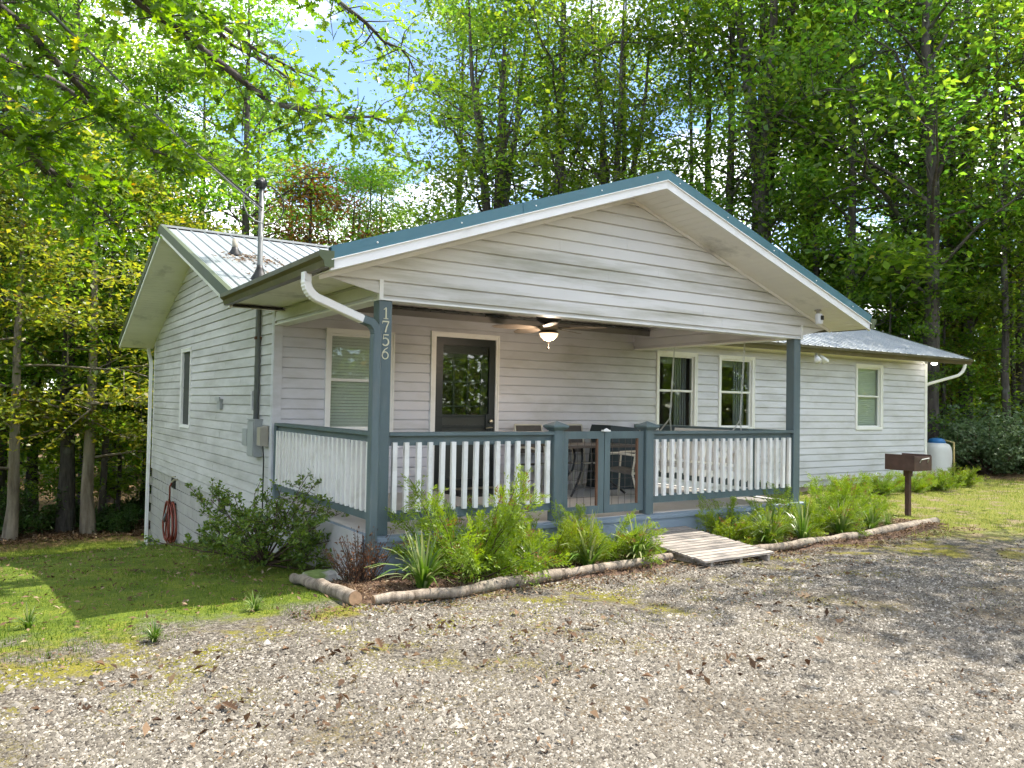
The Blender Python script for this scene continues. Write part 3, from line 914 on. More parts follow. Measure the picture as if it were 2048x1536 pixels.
part('gutter_end_cap', MB().prism([(x, PY - 0.026, z) for x, z in [(PX1 - .004, 2.582), (PX1 - .004, 2.44), (PX1 + 0.078, 2.44), (PX1 + 0.092, 2.495), (PX1 + 0.128, 2.53), (PX1 + 0.13, 2.582)]],
                                  [(x, PY - 0.02, z) for x, z in [(PX1 - .004, 2.582), (PX1 - .004, 2.44), (PX1 + 0.078, 2.44), (PX1 + 0.092, 2.495), (PX1 + 0.128, 2.53), (PX1 + 0.13, 2.582)]]), 'olive', g2)

# porch roof -------------------------------------------------------------
def prk(Ya, Yb, zt, zb, xa, xb):
    return MB().prism([(xa, Ya, porchz(xa) + zt), (xb, Ya, porchz(xb) + zt), (xb, Ya, porchz(xb) + zb), (xa, Ya, porchz(xa) + zb)],
                      [(xa, Yb, porchz(xa) + zt), (xb, Yb, porchz(xb) + zt), (xb, Yb, porchz(xb) + zb), (xa, Yb, porchz(xa) + zb)])
proof = part('roof', prk(PY + 0.03, Y0, -0.012, -0.10, PX0 + 0.01, PXR), 'gap')
part('roof_deck', prk(PY + 0.03, Y0, -0.012, -0.10, PXR, PX1 - 0.01), 'gap', proof)
yy = PY
while yy < 3.4:
    wd = 0.914
    off = max(0.0, (yy + 0.45) - Y0) if yy + 0.45 > Y0 else 0.0
    zz = ZE + SL * off
    if PX0 + off < PXR - 0.1:
        roof_panel(yy, wd, (PX0 - 0.03 + off, 0, zz - 0.01), (PXR, 0, porchz(PXR)), (-sn, 0, cs), (0, 1, 0), proof)
        roof_panel(yy, wd, (PX1 + 0.03 - off, 0, zz - 0.01), (PXR, 0, porchz(PXR)), (sn, 0, cs), (0, 1, 0), proof)
    yy += 0.914
zr = porchz(PXR)
part('ridge_cap', MB().prism([(PXR - 0.16, PY, zr - 0.028), (PXR, PY, zr + 0.035), (PXR + 0.16, PY, zr - 0.028), (PXR, PY, zr + 0.01)],
                             [(PXR - 0.16, 3.4, zr - 0.028), (PXR, 3.4, zr + 0.035), (PXR + 0.16, 3.4, zr - 0.028), (PXR, 3.4, zr + 0.01)]), 'ridge', proof)
for xa, xb in ((PX0 - 0.02, PXR), (PXR, PX1 + 0.02)):
    part('rake_trim', prk(PY - 0.022, PY, 0.032, -0.082, xa, xb), 'tealmetal')
    part('rake_trim', prk(PY, PY + 0.06, 0.030, 0.021, xa, xb), 'tealmetal')
    part('rake_drip', prk(PY - 0.028, PY - 0.004, -0.082, -0.09, xa, xb), 'white')
    part('rake_fascia', prk(PY - 0.008, PY + 0.03, -0.09, -0.178, xa, xb), 'white')
    ps = part('soffit', prk(PY + 0.03, -P, -0.158, -0.163, xa + 0.02, xb), 'gap')
    k = int((xb - xa - 0.02) / 0.105)
    for i in range(0, k, 3):
        mbs = MB()
        for j in range(min(3, k - i)):
            a0 = (xa + 0.02 if xa < 0 else xa) + (i + j) * 0.105 + 0.002; a1 = a0 + 0.1
            mbs.prism([(a0, PY + 0.03, porchz(a0) - 0.164), (a1, PY + 0.03, porchz(a1) - 0.164), (a1, PY + 0.03, porchz(a1) - 0.171), (a0, PY + 0.03, porchz(a0) - 0.171)],
                      [(a0, -P - 0.001, porchz(a0) - 0.164), (a1, -P - 0.001, porchz(a1) - 0.164), (a1, -P - 0.001, porchz(a1) - 0.171), (a0, -P - 0.001, porchz(a0) - 0.171)])
        part('soffit_panel', mbs, 'soffit', ps)
    part('soffit_trim', prk(-P - 0.035, -P - 0.022, -0.172, -0.21, xa + (0.1 if xa < 0 else 0), xb - (0.1 if xa > 0 else 0)), 'soffit')
for xs in (-0.3, 0.55, 1.4, 2.25, 3.05, 3.4, 4.2, 5.05, 5.9, 6.7):
    zs_ = porchz(xs) - 0.03
    part('trim_screw', MB().prism([(xs + 0.009 * math.cos(a_ * PI / 3), PY - 0.022, zs_ + 0.009 * math.sin(a_ * PI / 3)) for a_ in range(6)], [(xs + 0.006 * math.cos(a_ * PI / 3), PY - 0.029, zs_ + 0.006 * math.sin(a_ * PI / 3)) for a_ in range(6)]), 'white', proof)
for xs in (1.25, 5.15):
    part('trim_lap', prk(PY - 0.0245, PY - 0.022, 0.033, -0.082, xs, xs + 0.16), 'tealmetal', proof)
# gable face and beams
gab = MB().prism([(PX0 + .1, -P, 2.5), (PX1 - .1, -P, 2.5), (PXR, -P, porchz(PXR) - 0.16)], [(PX0 + .1, -P + .1, 2.5), (PX1 - .1, -P + .1, 2.5), (PXR, -P + .1, porchz(PXR) - 0.16)])
gable = part('gable_wall', gab, 'gable')
def gspan(z):
    zz = z + 0.165
    if z < 2.47: return (0.02, W - 0.02)
    off = (zz - ZE) / SL
    return (max(PX0 + 0.04, PX0 + off), min(PX1 - 0.04, PX1 - off))
siding(front(-P), 2.335, porchz(PXR) - 0.17, gspan, [], 'gable', gable)
part('beam', MB().box(0.0, W, -P, -P + 0.14, 2.302, 2.5), 'gable')
part('beam_trim', MB().box(-0.01, W + 0.01, -P - 0.026, -P + 0.15, 2.285, 2.301).box(-0.012, 0.03, -P - 0.028, -P + 0.02, 2.301, 2.484).box(W - 0.03, W + 0.012, -P - 0.028, -P + 0.02, 2.301, 2.484), 'white')
for nm, x_, fr in (('l', 0.0, left(0.0)), ('r', W - 0.14, left(W - 0.14))):
    bm_ = part('beam', MB().box(x_, x_ + 0.14, -P + 0.14, 0.0, 2.302, 2.65), 'siding')
    siding(fr, 2.335, 2.486 if nm == 'l' else 2.648, lambda z: (-P + 0.02, -0.03), [], 'siding', bm_, False)
    part('beam_trim', MB().box(x_ - 0.026, x_ + 0.15, -P + 0.151, -0.001, 2.285, 2.301), 'white')
part('beam_trim', MB().box(W - 0.17, W - 0.13, -0.03, -0.0, 2.30, 2.65), 'siding')
siding(right(W), 2.335, 2.486, lambda z: (-P + 0.02, -0.03), [], 'siding', bm_, False)

# porch slab, floor, posts -----------------------------------------------
part('porch_slab', MB().box(-0.03, W + 0.04, -P - 0.10, -0.001, -0.9, -0.045), 'slab')
part('slab_cap', MB().box(-0.045, W + 0.055, -P - 0.115, -0.001, -0.044, 0.0), 'slab')
part('skirt_board', MB().box(-0.06, -0.046, -P + 0.16, -0.03, -0.9, -0.004), 'skirt')
part('porch_floor', MB().box(0.0, W, -P + 0.02, -0.002, 0.0005, 0.004), 'floor')
def post(x, y, w=0.14, z1=2.284, name='post'):
    c = 0.008
    ring = lambda z: [(x + c, y, z), (x + w - c, y, z), (x + w, y + c, z), (x + w, y + w - c, z), (x + w - c, y + w, z), (x + c, y + w, z), (x, y + w - c, z), (x, y + c, z)]
    return part(name, MB().prism(ring(0.005), ring(z1)), 'teal')
p1 = post(0.0, -P); post(W - 0.14, -P)
post(0.0, -0.09, 0.085, 0.99, 'wall_post'); post(W - 0.13, -0.09, 0.085, 0.99, 'wall_post'); post(W - 0.14, -2.62, 0.09, 0.96, 'rail_post')
for x in (2.13, 3.505):
    gp = post(x, -P - 0.01, 0.125, 1.03, 'gate_post')
    cx, cy = x + 0.0625, -P - 0.01 + 0.0625
    sq = lambda h, z: [(cx - h, cy - h, z), (cx + h, cy - h, z), (cx + h, cy + h, z), (cx - h, cy + h, z)]
    cap = MB().prism(sq(0.07, 1.015), sq(0.105, 1.05)).prism(sq(0.105, 1.05), sq(0.105, 1.068)).prism(sq(0.105, 1.068), sq(0.085, 1.08)).prism(sq(0.085, 1.08), sq(0.004, 1.12))
    part('post_cap', cap, 'teal', gp)
# house number 1756
def stroke(mb, pts, wds, y):
    for i in range(len(pts) - 1):
        (xa, za), (xb, zb) = pts[i], pts[i + 1]
        d = Vector((xb - xa, zb - za)); d.normalize()
        nx, nz_ = -d.y, d.x
        a_, b_ = wds[i] / 2, wds[i + 1] / 2
        e = 0.0015
        r = [(xa - d.x * e + nx * a_, za - d.y * e + nz_ * a_), (xb + d.x * e + nx * b_, zb + d.y * e + nz_ * b_), (xb + d.x * e - nx * b_, zb + d.y * e - nz_ * b_), (xa - d.x * e - nx * a_, za - d.y * e - nz_ * a_)]
        yo = y - 0.0006 * (i % 2)
        mb.prism([(p[0], yo - 0.006, p[1]) for p in r], [(p[0], yo, p[1]) for p in r])
def arc(cx, cz, rx, rz, a0, a1, k=14):
    return [(cx + rx * math.cos(math.radians(a0 + (a1 - a0) * i / k)), cz + rz * math.sin(math.radians(a0 + (a1 - a0) * i / k))) for i in range(k + 1)]
cx = 0.072
def numeral(zc, paths):
    mb = MB()
    for pts, w in paths:
        pts = [(cx + a_, zc + b_) for a_, b_ in pts]
        ws = w if hasattr(w, '__len__') else [w] * len(pts)
        stroke(mb, pts, ws, -P - 0.0005)
    part('house_number', mb, 'numeral', p1)
numeral(2.16, [([(0, -0.055), (0, 0.055)], 0.014), ([(-0.022, 0.036), (0, 0.055)], 0.008), ([(-0.022, -0.052), (0.022, -0.052)], 0.007)])
numeral(2.03, [([(-0.033, 0.05), (0.033, 0.05)], 0.013), ([(-0.033, 0.05), (-0.036, 0.03)], 0.006), ([(0.033, 0.05), (0.008, -0.005), (-0.004, -0.055)], [0.008, 0.012, 0.014])])
numeral(1.90, [([(-0.02, 0.05), (0.03, 0.05)], 0.011), ([(-0.02, 0.052), (-0.026, 0.005)], 0.006), (arc(-0.002, -0.018, 0.034, 0.036, 130, -140, 16), [0.006] + [0.009 + 0.006 * math.sin(PI * i / 16) for i in range(16)])])
numeral(1.77, [(arc(0.0, -0.02, 0.031, 0.034, 0, 360, 20), 0.010), ([(0.026, 0.056), (-0.004, 0.038), (-0.026, 0.008), (-0.031, -0.02)], [0.006, 0.009, 0.011, 0.011])])

# railings -------------------------------------------------------------
def railing(axis_, a, bq, c, n_bal, flip=False):
    """rail along axis from a to bq, centred on c"""
    def bx(mb, lo, hi, c0, c1, z0, z1):
        return mb.box(lo, hi, c0, c1, z0, z1) if axis_ == 'x' else mb.box(c0, c1, lo, hi, z0, z1)
    r = part('porch_railing', bx(MB(), a, bq, c - 0.07, c + 0.07, 0.965, 1.0), 'teal')
    part('upper_rail', bx(MB(), a, bq, c - 0.019, c + 0.042, 0.866, 0.964), 'teal', r)
    part('bottom_rail', bx(MB(), a, bq, c - 0.03, c + 0.03, 0.125, 0.225), 'teal', r)
    mesh = MB().box(-0.024, 0.024, -0.02, 0.02, 0.21, 0.90)
    first = None
    for i in range(n_bal):
        t = a + (bq - a) * (i + 0.5) / n_bal
        p = (t, c - 0.042, 0) if axis_ == 'x' else (c - 0.042, t, 0)
        if first is None:
            first = mesh.build('baluster', 'baluster', r)
            first.location = p
            bmesh_ = first.data
            if axis_ != 'x': first.rotation_euler.z = PI / 2
        else:
            inst('baluster', bmesh_, r, p, (random.uniform(-.006, .006), random.uniform(-.006, .006), 0 if axis_ == 'x' else PI / 2))
    return r
railing('x', 0.14, 2.13, -P + 0.07, 15)
railing('x', 3.63, W - 0.14, -P + 0.07, 20)
railing('y', -P + 0.14, -0.09, 0.055, 23)
railing('y', -P + 0.14, -2.62, W - 0.07, 5)
railing('y', -2.53, -0.09, W - 0.07, 18)

# gate: two framed mesh leaves
for (xa, xb) in ((2.265, 2.875), (2.885, 3.495)):
    yg = -P + 0.03
    gt = part('gate_leaf', core(front(yg), xa, xb, 0.05, 1.0, [(xa + 0.085, xb - 0.085, 0.14, 0.915)], -0.035, 0.0), 'teal')
    part('cedar_edge', MB().box(xb - 0.103, xb - 0.085, yg + 0.002, yg + 0.033, 0.14, 0.915), 'rawwood', gt)
    mbw = MB()
    i = 0
    while xa + 0.15 + i * 0.1 < xb - 0.1:
        mbw.box(xa + 0.148 + i * 0.1, xa + 0.152 + i * 0.1, yg + 0.036, yg + 0.040, 0.13, 0.92); i += 1
    for z in (0.24, 0.34, 0.44, 0.54, 0.64, 0.74, 0.84):
        mbw.box(xa + 0.08, xb - 0.08, yg + 0.040, yg + 0.044, z - 0.002, z + 0.002)
    part('wire_mesh', mbw, 'wire', gt)
part('gate_latch', MB().box(2.83, 2.93, -P - 0.02, -P + 0.03, 1.0, 1.018).tube([(2.85, -P + .0, 1.018), (2.88, -P, 1.03), (2.91, -P, 1.018)], 0.008, 6), 'white')

# downspouts -------------------------------------------------------------
def rect_pipe(pts, wx, wy, mb=None):
    """rectangular pipe swept along a path in the XZ plane or YZ plane with mitred rings"""
    mb = mb or MB()
    P_ = [Vector(p) for p in pts]
    rings = []
    for i, p in enumerate(P_):
        t = (P_[min(i + 1, len(P_) - 1)] - P_[max(i - 1, 0)]).normalized()
        side = Vector((0, 1, 0))
        nn = t.cross(side).normalized()
        c = []
        for (a_, b_) in ((-1, -.8), (-.8, -1), (.8, -1), (1, -.8), (1, .8), (.8, 1), (-.8, 1), (-1, .8)):
            c.append(p + side * (wy / 2 * a_) + nn * (wx / 2 * b_))
        rings.append(c)
    k = 8
    o = len(mb.v)
    mb.v += [tuple(q) for r in rings for q in r]
    for i in range(len(rings) - 1):
        for j in range(k):
            mb.f.append((o + i * k + j, o + i * k + (j + 1) % k, o + (i + 1) * k + (j + 1) % k, o + (i + 1) * k + j))
    mb.f.append(tuple(o + j for j in range(k))[::-1]); mb.f.append(tuple(o + (len(rings) - 1) * k + j for j in range(k)))
    return mb
def bend(c, r, a0, a1, y, k=13):
    # a slight zig-zag makes the crimped elbow
    return [(c[0] + (r + (0.005 if i % 2 else 0)) * math.cos(math.radians(a0 + (a1 - a0) * i / k)), y, c[1] + (r + (0.005 if i % 2 else 0)) * math.sin(math.radians(a0 + (a1 - a0) * i / k))) for i in range(k + 1)]
yd = -P - 0.10
ds = part('downspout', rect_pipe([(-0.76, yd, 2.46), (-0.76, yd, 2.38)] + bend((-0.61, 2.38), 0.15, 180, 245, yd) + [(-0.20, yd, 2.068)], 0.075, 0.10), 'white')
ds['label'] = 'white crimped elbow pipe from the gutter corner'
part('lower_pipe', rect_pipe([(-0.215, yd, 2.075)] + bend((-0.2, 1.94), 0.125, 68, 0, yd) + [(-0.075, yd, 1.9), (-0.075, yd, -0.1), (-0.10, yd, -0.22)], 0.08, 0.105), 'teal', ds)
part('downspout', rect_pipe([(-0.09, D + 0.45, 2.46), (-0.09, D + 0.4, 2.38), (-0.09, D + 0.12, 2.18), (-0.09, D + 0.02, 2.06), (-0.09, D + 0.02, -2.25)], 0.07, 0.085), 'white')
part('downspout', MB().tube([(16.42, Y0 - 0.06, 2.46), (16.42, Y0 - 0.05, 2.38), (16.38, Y0 - 0.02, 2.27), (16.28, Y0 + 0.03, 2.18), (15.75, 0.1, 1.95), (15.64, 0.12, 1.85), (15.62, 0.12, 1.7), (15.62, 0.12, -0.3)], 0.038, 10), 'white')

# things fixed to the house ------------------------------------------------
def single(name, mb, material, label, cat, base, smooth=False, group=None):
    return tag(mb.build(name, material, None, smooth, base), label, cat, group)

t = thing('service_mast', 'grey steel electric service mast rising through the metal roof', 'mast', (-0.06, 0.62, 1.0))
part('conduit', MB().tube([(-0.06, 0.62, 1.0), (-0.06, 0.62, 4.28)], 0.036, 12), 'pipe', t, True)
part('weather_head', MB().lathe([(0.04, -0.02), (0.065, 0.02), (0.075, 0.07), (0.055, 0.12), (0.02, 0.14)], (-0.06, 0.62, 4.24), 14).tube([(-0.06, 0.62, 4.32), (-0.13, 0.55, 4.26)], [0.055, 0.06], 10), 'black', t, True)
zb_ = mainz(0.62)
part('roof_boot', MB().lathe([(0.14, -0.06), (0.13, 0.0), (0.075, 0.09), (0.05, 0.15), (0.04, 0.2)], (-0.06, 0.62, zb_), 16), 'black', t, True)
part('pipe_clamp', MB().box(-0.105, -0.0, 0.59, 0.65, 2.13, 2.17), 'rawwood', t)
for s_, c_ in ((1, 'black'), (-1, 'pipe')):
    loop = [(-0.06, 0.62, 4.28)] + [(-0.06 + s_ * (0.02 + 0.26 * math.sin(q * PI / 7)) , 0.62 - 0.05 - 0.02 * q, 4.28 - 0.40 * (1 - math.cos(q * PI / 7)) * 0.72) for q in range(1, 8)]
    part('drip_loop', MB().tube(loop, 0.010, 6), c_, t)
for i, dz in enumerate((0, 0.16)):
    a_ = Vector((-0.06, 0.58, 3.92 + dz * 0.2)); e = Vector((-5.6 - 0.25 * i, -5.6, 6.05 + dz))
    pts = [a_.lerp(e, k / 16) - Vector((0, 0, 0.30 * math.sin(PI * k / 16))) for k in range(17)]
    single('service_wire', MB().tube(pts, 0.011, 6), 'black' if i else 'pipe', ['pale twisted service wire slanting from the roof mast up to the left', 'black service wire slanting from the roof mast up to the left'][i], 'wire', (0, 0, 0))
t = thing('vent_pipe', 'short pale vent pipe with black boot on the left roof slope', 'vent pipe', (0.05, 2.45, mainz(2.45)))
part('boot', MB().lathe([(0.12, -0.06), (0.11, 0.0), (0.06, 0.08), (0.05, 0.12)], (0.05, 2.45, mainz(2.45)), 14), 'black', t, True)
part('pipe', MB().lathe([(0.045, 0.0), (0.045, 0.25), (0.03, 0.25), (0.03, 0.2)], (0.05, 2.45, mainz(2.45)), 14), 'boxtan', t, True)

t = thing('breaker_box', 'tall grey electric breaker box low on the gable wall', 'electric box', (-0.02, 0.55, 0.5))
part('case', MB().box(-0.13, -0.02, 0.42, 0.74, 0.52, 1.02), 'boxgrey', t)
part('cover', MB().box(-0.145, -0.131, 0.435, 0.725, 0.54, 1.0), 'boxgrey', t)
part('hood', MB().box(-0.15, -0.02, 0.41, 0.75, 1.021, 1.035), 'boxgrey', t)
t = thing('electric_meter', 'round glass electric meter in pale socket left of breaker box', 'meter', (-0.02, 1.2, 0.75))
part('socket', MB().box(-0.06, -0.02, 1.08, 1.32, 0.64, 0.88), 'boxgrey', t)
mt = part('dial_glass', MB().lathe([(0.085, 0), (0.085, 0.05), (0.075, 0.09), (0.03, 0.105)], (0, 0, 0), 18), 'boxgrey', t, True)
mt.rotation_euler.y = -PI / 2; mt.location = (-0.04, 0.0, 0.01)
t = thing('telephone_box', 'weathered tan cable box at the corner beside breaker box', 'cable box', (-0.02, 0.2, 0.7))
part('case', MB().prism([(-0.03, 0.12, 0.68), (-0.03, 0.32, 0.68), (-0.03, 0.32, 0.95), (-0.03, 0.12, 0.95)], [(-0.13, 0.14, 0.69), (-0.13, 0.30, 0.69), (-0.13, 0.30, 0.93), (-0.13, 0.14, 0.93)]), 'boxtan', t)
part('cable', MB().tube([(-0.07, 0.22, 0.69), (-0.06, 0.2, 0.5), (-0.05, 0.24, 0.1), (-0.05, 0.22, -0.5)], 0.009, 6), 'black', t)
t = thing('junction_box', 'small square grey cover box midway on the gable wall', 'junction box', (-0.02, 2.75, 1.2))
part('case', MB().box(-0.07, -0.02, 2.66, 2.86, 1.14, 1.30), 'boxgrey', t); part('lid', MB().box(-0.09, -0.071, 2.64, 2.92, 1.27, 1.33), 'boxgrey', t)
single('cable_cover', MB().box(-0.055, -0.02, 0.86, 0.94, 1.18, 1.42).box(-0.06, -0.02, 0.85, 0.95, 1.16, 1.179), 'siding', 'narrow grey cover strip on the gable wall beside the conduit', 'cable cover', (-0.02, 0.9, 1.18))
t = thing('wall_box', 'small grey outlet box on front wall half hidden by the right porch post', 'outlet box', (10.4, -0.02, 1.2))
part('case', MB().box(10.42, 10.62, -0.09, -0.02, 1.08, 1.36), 'boxgrey', t); part('lid', MB().box(10.41, 10.63, -0.1, -0.091, 1.1, 1.34), 'boxgrey', t)

t = thing('security_camera', 'white security camera with dark lens under porch gable overhang', 'security camera', (6.4, -3.6, 2.62))
part('bracket', MB().tube([(6.4, -3.62, 2.72), (6.4, -3.62, 2.62)], 0.022, 8).lathe([(0.05, 0), (0.04, 0.02)], (6.4, -3.62, 2.66), 12), 'boxtan', t)
bd = part('body', MB().lathe([(0.03, -0.09), (0.05, -0.075), (0.055, -0.02), (0.055, 0.04), (0.045, 0.06)], (6.40, -3.64, 2.56), 14), 'plasticwhite', t, True)
part('lens', MB().box(6.365, 6.42, -3.702, -3.69, 2.53, 2.59), 'black', t)
t = thing('flood_light', 'white twin-head motion flood light under the right eave', 'flood light', (10.95, -0.3, 2.48))
part('base_plate', MB().lathe([(0.07, -0.02), (0.075, 0.0)], (10.95, -0.3, 2.485), 14), 'plasticwhite', t)
for dx, dy in ((-0.12, -0.08), (0.14, -0.05)):
    part('lamp_head', MB().tube([(10.95, -0.3, 2.47), (10.95 + dx * 0.5, -0.3 + dy * 0.5, 2.42), (10.95 + dx * 0.8, -0.3 + dy, 2.38), (10.95 + dx * 1.3, -0.3 + dy * 2.2, 2.27)], [0.015, 0.02, 0.045, 0.07], 12), 'plasticwhite', t, True)
part('motion_sensor', MB().tube([(10.98, -0.32, 2.46), (11.05, -0.4, 2.36), (11.12, -0.46, 2.28)], [0.02, 0.035, 0.045], 10), 'plasticwhite', t, True)
t = thing('eave_lamp', 'glowing white lamp lit under the eave at the far right corner', 'lamp', (15.4, -0.3, 2.48))
part('housing', MB().lathe([(0.06, -0.03), (0.09, 0.0), (0.05, 0.012)], (15.45, -0.27, 2.475), 14), 'plasticwhite', t)
part('bulb', MB().lathe([(0.02, -0.075), (0.055, -0.06), (0.068, -0.031), (0.05, -0.0305)], (15.45, -0.27, 2.475), 14), 'led', t, True)

# ceiling fan -------------------------------------------------------------
fx, fy = 3.21, -1.70
FZ = 2.545
t = thing('ceiling_fan', 'brown leaf-blade ceiling fan with lit bowl lamp under porch ceiling', 'ceiling fan', (fx, fy, 2.65))
part('ceiling_mount', MB().lathe([(0.15, -0.11), (0.15, -0.001)], (fx, fy, 2.65), 20), 'fanmetal', t)
part('motor_housing', MB().lathe([(0.05, -0.15), (0.12, -0.13), (0.17, -0.09), (0.175, -0.04), (0.15, -0.002)], (fx, fy, FZ), 22), 'fanmetal', t, True)
part('blade_hub', MB().lathe([(0.08, -0.24), (0.13, -0.22), (0.14, -0.17), (0.05, -0.15)], (fx, fy, FZ), 20), 'fanblade', t, True)
for k in range(5):
    an = 2 * PI * k / 5 + 0.35
    ca, sa = math.cos(an), math.sin(an)
    outl = [(0.16, 0.025), (0.24, 0.045), (0.36, 0.085), (0.5, 0.10), (0.62, 0.085), (0.76, 0.05), (0.81, 0.0)]
    ring = [(r, w_) for r, w_ in outl] + [(r, -w_) for r, w_ in outl[-2::-1]]
    tp = lambda r, w_, dz: (fx + ca * r - sa * w_, fy + sa * r + ca * w_, FZ - 0.19 + 0.22 * w_ - 0.02 * r + dz)
    bld = part('fan_blade', MB().prism([tp(r, w_, -0.006) for r, w_ in ring], [tp(r, w_, 0.0) for r, w_ in ring]), 'fanblade', t)
    part('blade_arm', MB().prism([tp(0.1, 0.02, .001), tp(0.3, 0.012, .001), tp(0.3, -0.012, .001), tp(0.1, -0.02, .001)], [tp(0.1, 0.02, .012), tp(0.3, 0.012, .012), tp(0.3, -0.012, .012), tp(0.1, -0.02, .012)]), 'fanmetal', bld)
part('lamp_collar', MB().lathe([(0.10, -0.27), (0.135, -0.265), (0.12, -0.24)], (fx, fy, FZ), 20), 'fanmetal', t, True)
ld = bpy.data.lights.new('fan_lamp', 'POINT'); ld.energy = 15; ld.color = (1.0, 0.82, 0.62); ld.shadow_soft_size = 0.05
lo_ = bpy.data.objects.new('lamp_light', ld); sc.collection.objects.link(lo_); lo_.parent = t; lo_.location = (0, 0, -0.56)
part('lamp_bowl', MB().lathe([(0.02, -0.375), (0.07, -0.36), (0.115, -0.32), (0.13, -0.275), (0.10, -0.2705)], (fx, fy, FZ), 22), 'fanlamp', t, True)
part('pull_chain', MB().tube([(fx, fy, FZ - 0.37), (fx, fy, FZ - 0.45)], 0.006, 6).lathe([(0.012, -0.02), (0.016, 0), (0.006, 0.03)], (fx - 0.01, fy, FZ - 0.47), 8), 'fanmetal', t)

# porch furniture -----------------------------------------------------------
t = thing('porch_swing', 'white slatted porch swing on chains at right end of porch', 'porch swing', (6.1, -1.72, 0.42))
ya, yb = -2.42, -1.02
part('seat_frame', MB().box(5.68, 5.72, ya, yb, 0.38, 0.43).box(6.14, 6.18, ya, yb, 0.36, 0.41).box(5.72, 6.14, ya, ya + 0.05, 0.375, 0.415).box(5.72, 6.14, yb - 0.05, yb, 0.375, 0.415), 'swing', t)
for i in range(6):
    part('seat_slat', MB().box(5.67 + i * 0.083, 5.735 + i * 0.083, ya, yb, 0.432 - 0.004 * i, 0.45 - 0.004 * i), 'swing', t)
back = lambda s: (6.17 + 0.13 * s, 0.40 + 0.55 * s)
for s0, nm in ((0.12, 'back_rail'), (0.92, 'back_rail')):
    (xa, za), (xb, zb) = back(s0), back(s0 + 0.13)
    part(nm, MB().prism([(xa - 0.02, ya, za), (xa + 0.02, ya, za), (xb + 0.02, ya, zb), (xb - 0.02, ya, zb)], [(xa - 0.02, yb, za), (xa + 0.02, yb, za), (xb + 0.02, yb, zb), (xb - 0.02, yb, zb)]), 'swing', t)
for i in range(13):
    y_ = ya + 0.05 + i * (yb - ya - 0.14) / 12
    (xa, za), (xb, zb) = back(0.14), back(0.95)
    part('back_slat', MB().prism([(xa - 0.035, y_, za), (xa - 0.021, y_, za), (xb - 0.021, y_, zb), (xb - 0.035, y_, zb)], [(xa - 0.035, y_ + 0.05, za), (xa - 0.021, y_ + 0.05, za), (xb - 0.021, y_ + 0.05, zb), (xb - 0.035, y_ + 0.05, zb)]), 'swing', t)
for y_ in (ya, yb):
    part('arm', MB().box(5.66, 6.28, y_ - 0.04, y_ + 0.05, 0.64, 0.665).box(5.69, 5.74, y_ - 0.02, y_ + 0.03, 0.41, 0.64), 'swing', t)
    yo = y_ + (0.03 if y_ == yb else -0.03)
    lk = []
    def chain(a_, b_):
        mbk = MB()
        a_, b_ = Vector(a_), Vector(b_)
        nl = max(2, int((b_ - a_).length / 0.038))
        for q in range(nl):
            p0, p1 = a_.lerp(b_, q / nl), a_.lerp(b_, (q + 1.15) / nl)
            off = Vector((0.011, 0, 0)) if q % 2 else Vector((0, 0.011, 0))
            mid = (p0 + p1) / 2
            mbk.tube([p0, p0.lerp(mid, .4) + off, p0.lerp(p1, .8) + off, p1, p0.lerp(p1, .8) - off, p0.lerp(mid, .4) - off, p0], 0.005, 5, False)
        return mbk
    part('chain', chain((6.28, yo, 2.285), (6.20, yo, 1.12)), 'chain', t)
    part('chain', chain((6.20, yo, 1.12), (5.72, yo, 0.66)), 'chain', t)
    part('chain', chain((6.20, yo, 1.12), (6.26, yo, 0.67)), 'chain', t)

def chair(loc, rz, label):
    t = thing('patio_chair', label, 'chair', (0, 0, 0), 'patio chairs around the porch table')
    def tb(pts, nm='leg', r=0.014): return part(nm, MB().tube(pts, r, 8), 'beige', t)
    for s in (-0.26, 0.26):
        tb([(s, -0.26, 0.01), (s, -0.24, 0.40), (s, -0.22, 0.63)])
        tb([(s, 0.34, 0.01), (s, 0.24, 0.38), (s, 0.28, 0.62), (s, 0.36, 0.98)])
        tb([(s, -0.24, 0.63), (s, 0.02, 0.65), (s, 0.29, 0.63)], 'armrest', 0.018)
    tb([(-0.26, -0.24, 0.41), (0.26, -0.24, 0.41)], 'stretcher'); tb([(-0.26, 0.24, 0.38), (0.26, 0.24, 0.38)], 'stretcher'); tb([(-0.26, 0.36, 0.98), (0.26, 0.36, 0.98)], 'back_rail')
    part('seat', MB().prism([(-0.245, -0.24, 0.40), (-0.245, -0.24, 0.43), (-0.245, 0.24, 0.39), (-0.245, 0.24, 0.36)], [(0.245, -0.24, 0.40), (0.245, -0.24, 0.43), (0.245, 0.24, 0.39), (0.245, 0.24, 0.36)]), 'sling', t)
    part('backrest', MB().prism([(-0.245, 0.26, 0.55), (-0.245, 0.28, 0.55), (-0.245, 0.37, 0.97), (-0.245, 0.35, 0.97)], [(0.245, 0.26, 0.55), (0.245, 0.28, 0.55), (0.245, 0.37, 0.97), (0.245, 0.35, 0.97)]), 'sling', t)
    t.location = (loc[0], loc[1], 0.004); t.rotation_euler.z = rz
    return t
chair((3.90, -0.62), 0.05, 'beige patio chair with dark sling behind the table, nearest the door')
chair((4.62, -0.62), -0.1, 'beige patio chair with dark sling behind the table, further from the door')
chair((4.35, -2.02), PI + 0.35, 'beige patio chair with dark sling just behind the right gate leaf')
t = thing('patio_table', 'dark topped patio table with curved black legs behind the gate', 'table', (4.2, -1.3, 0.004))
part('table_top', MB().box(3.6, 4.85, -1.7, -0.92, 0.70, 0.735), 'tabletop', t)
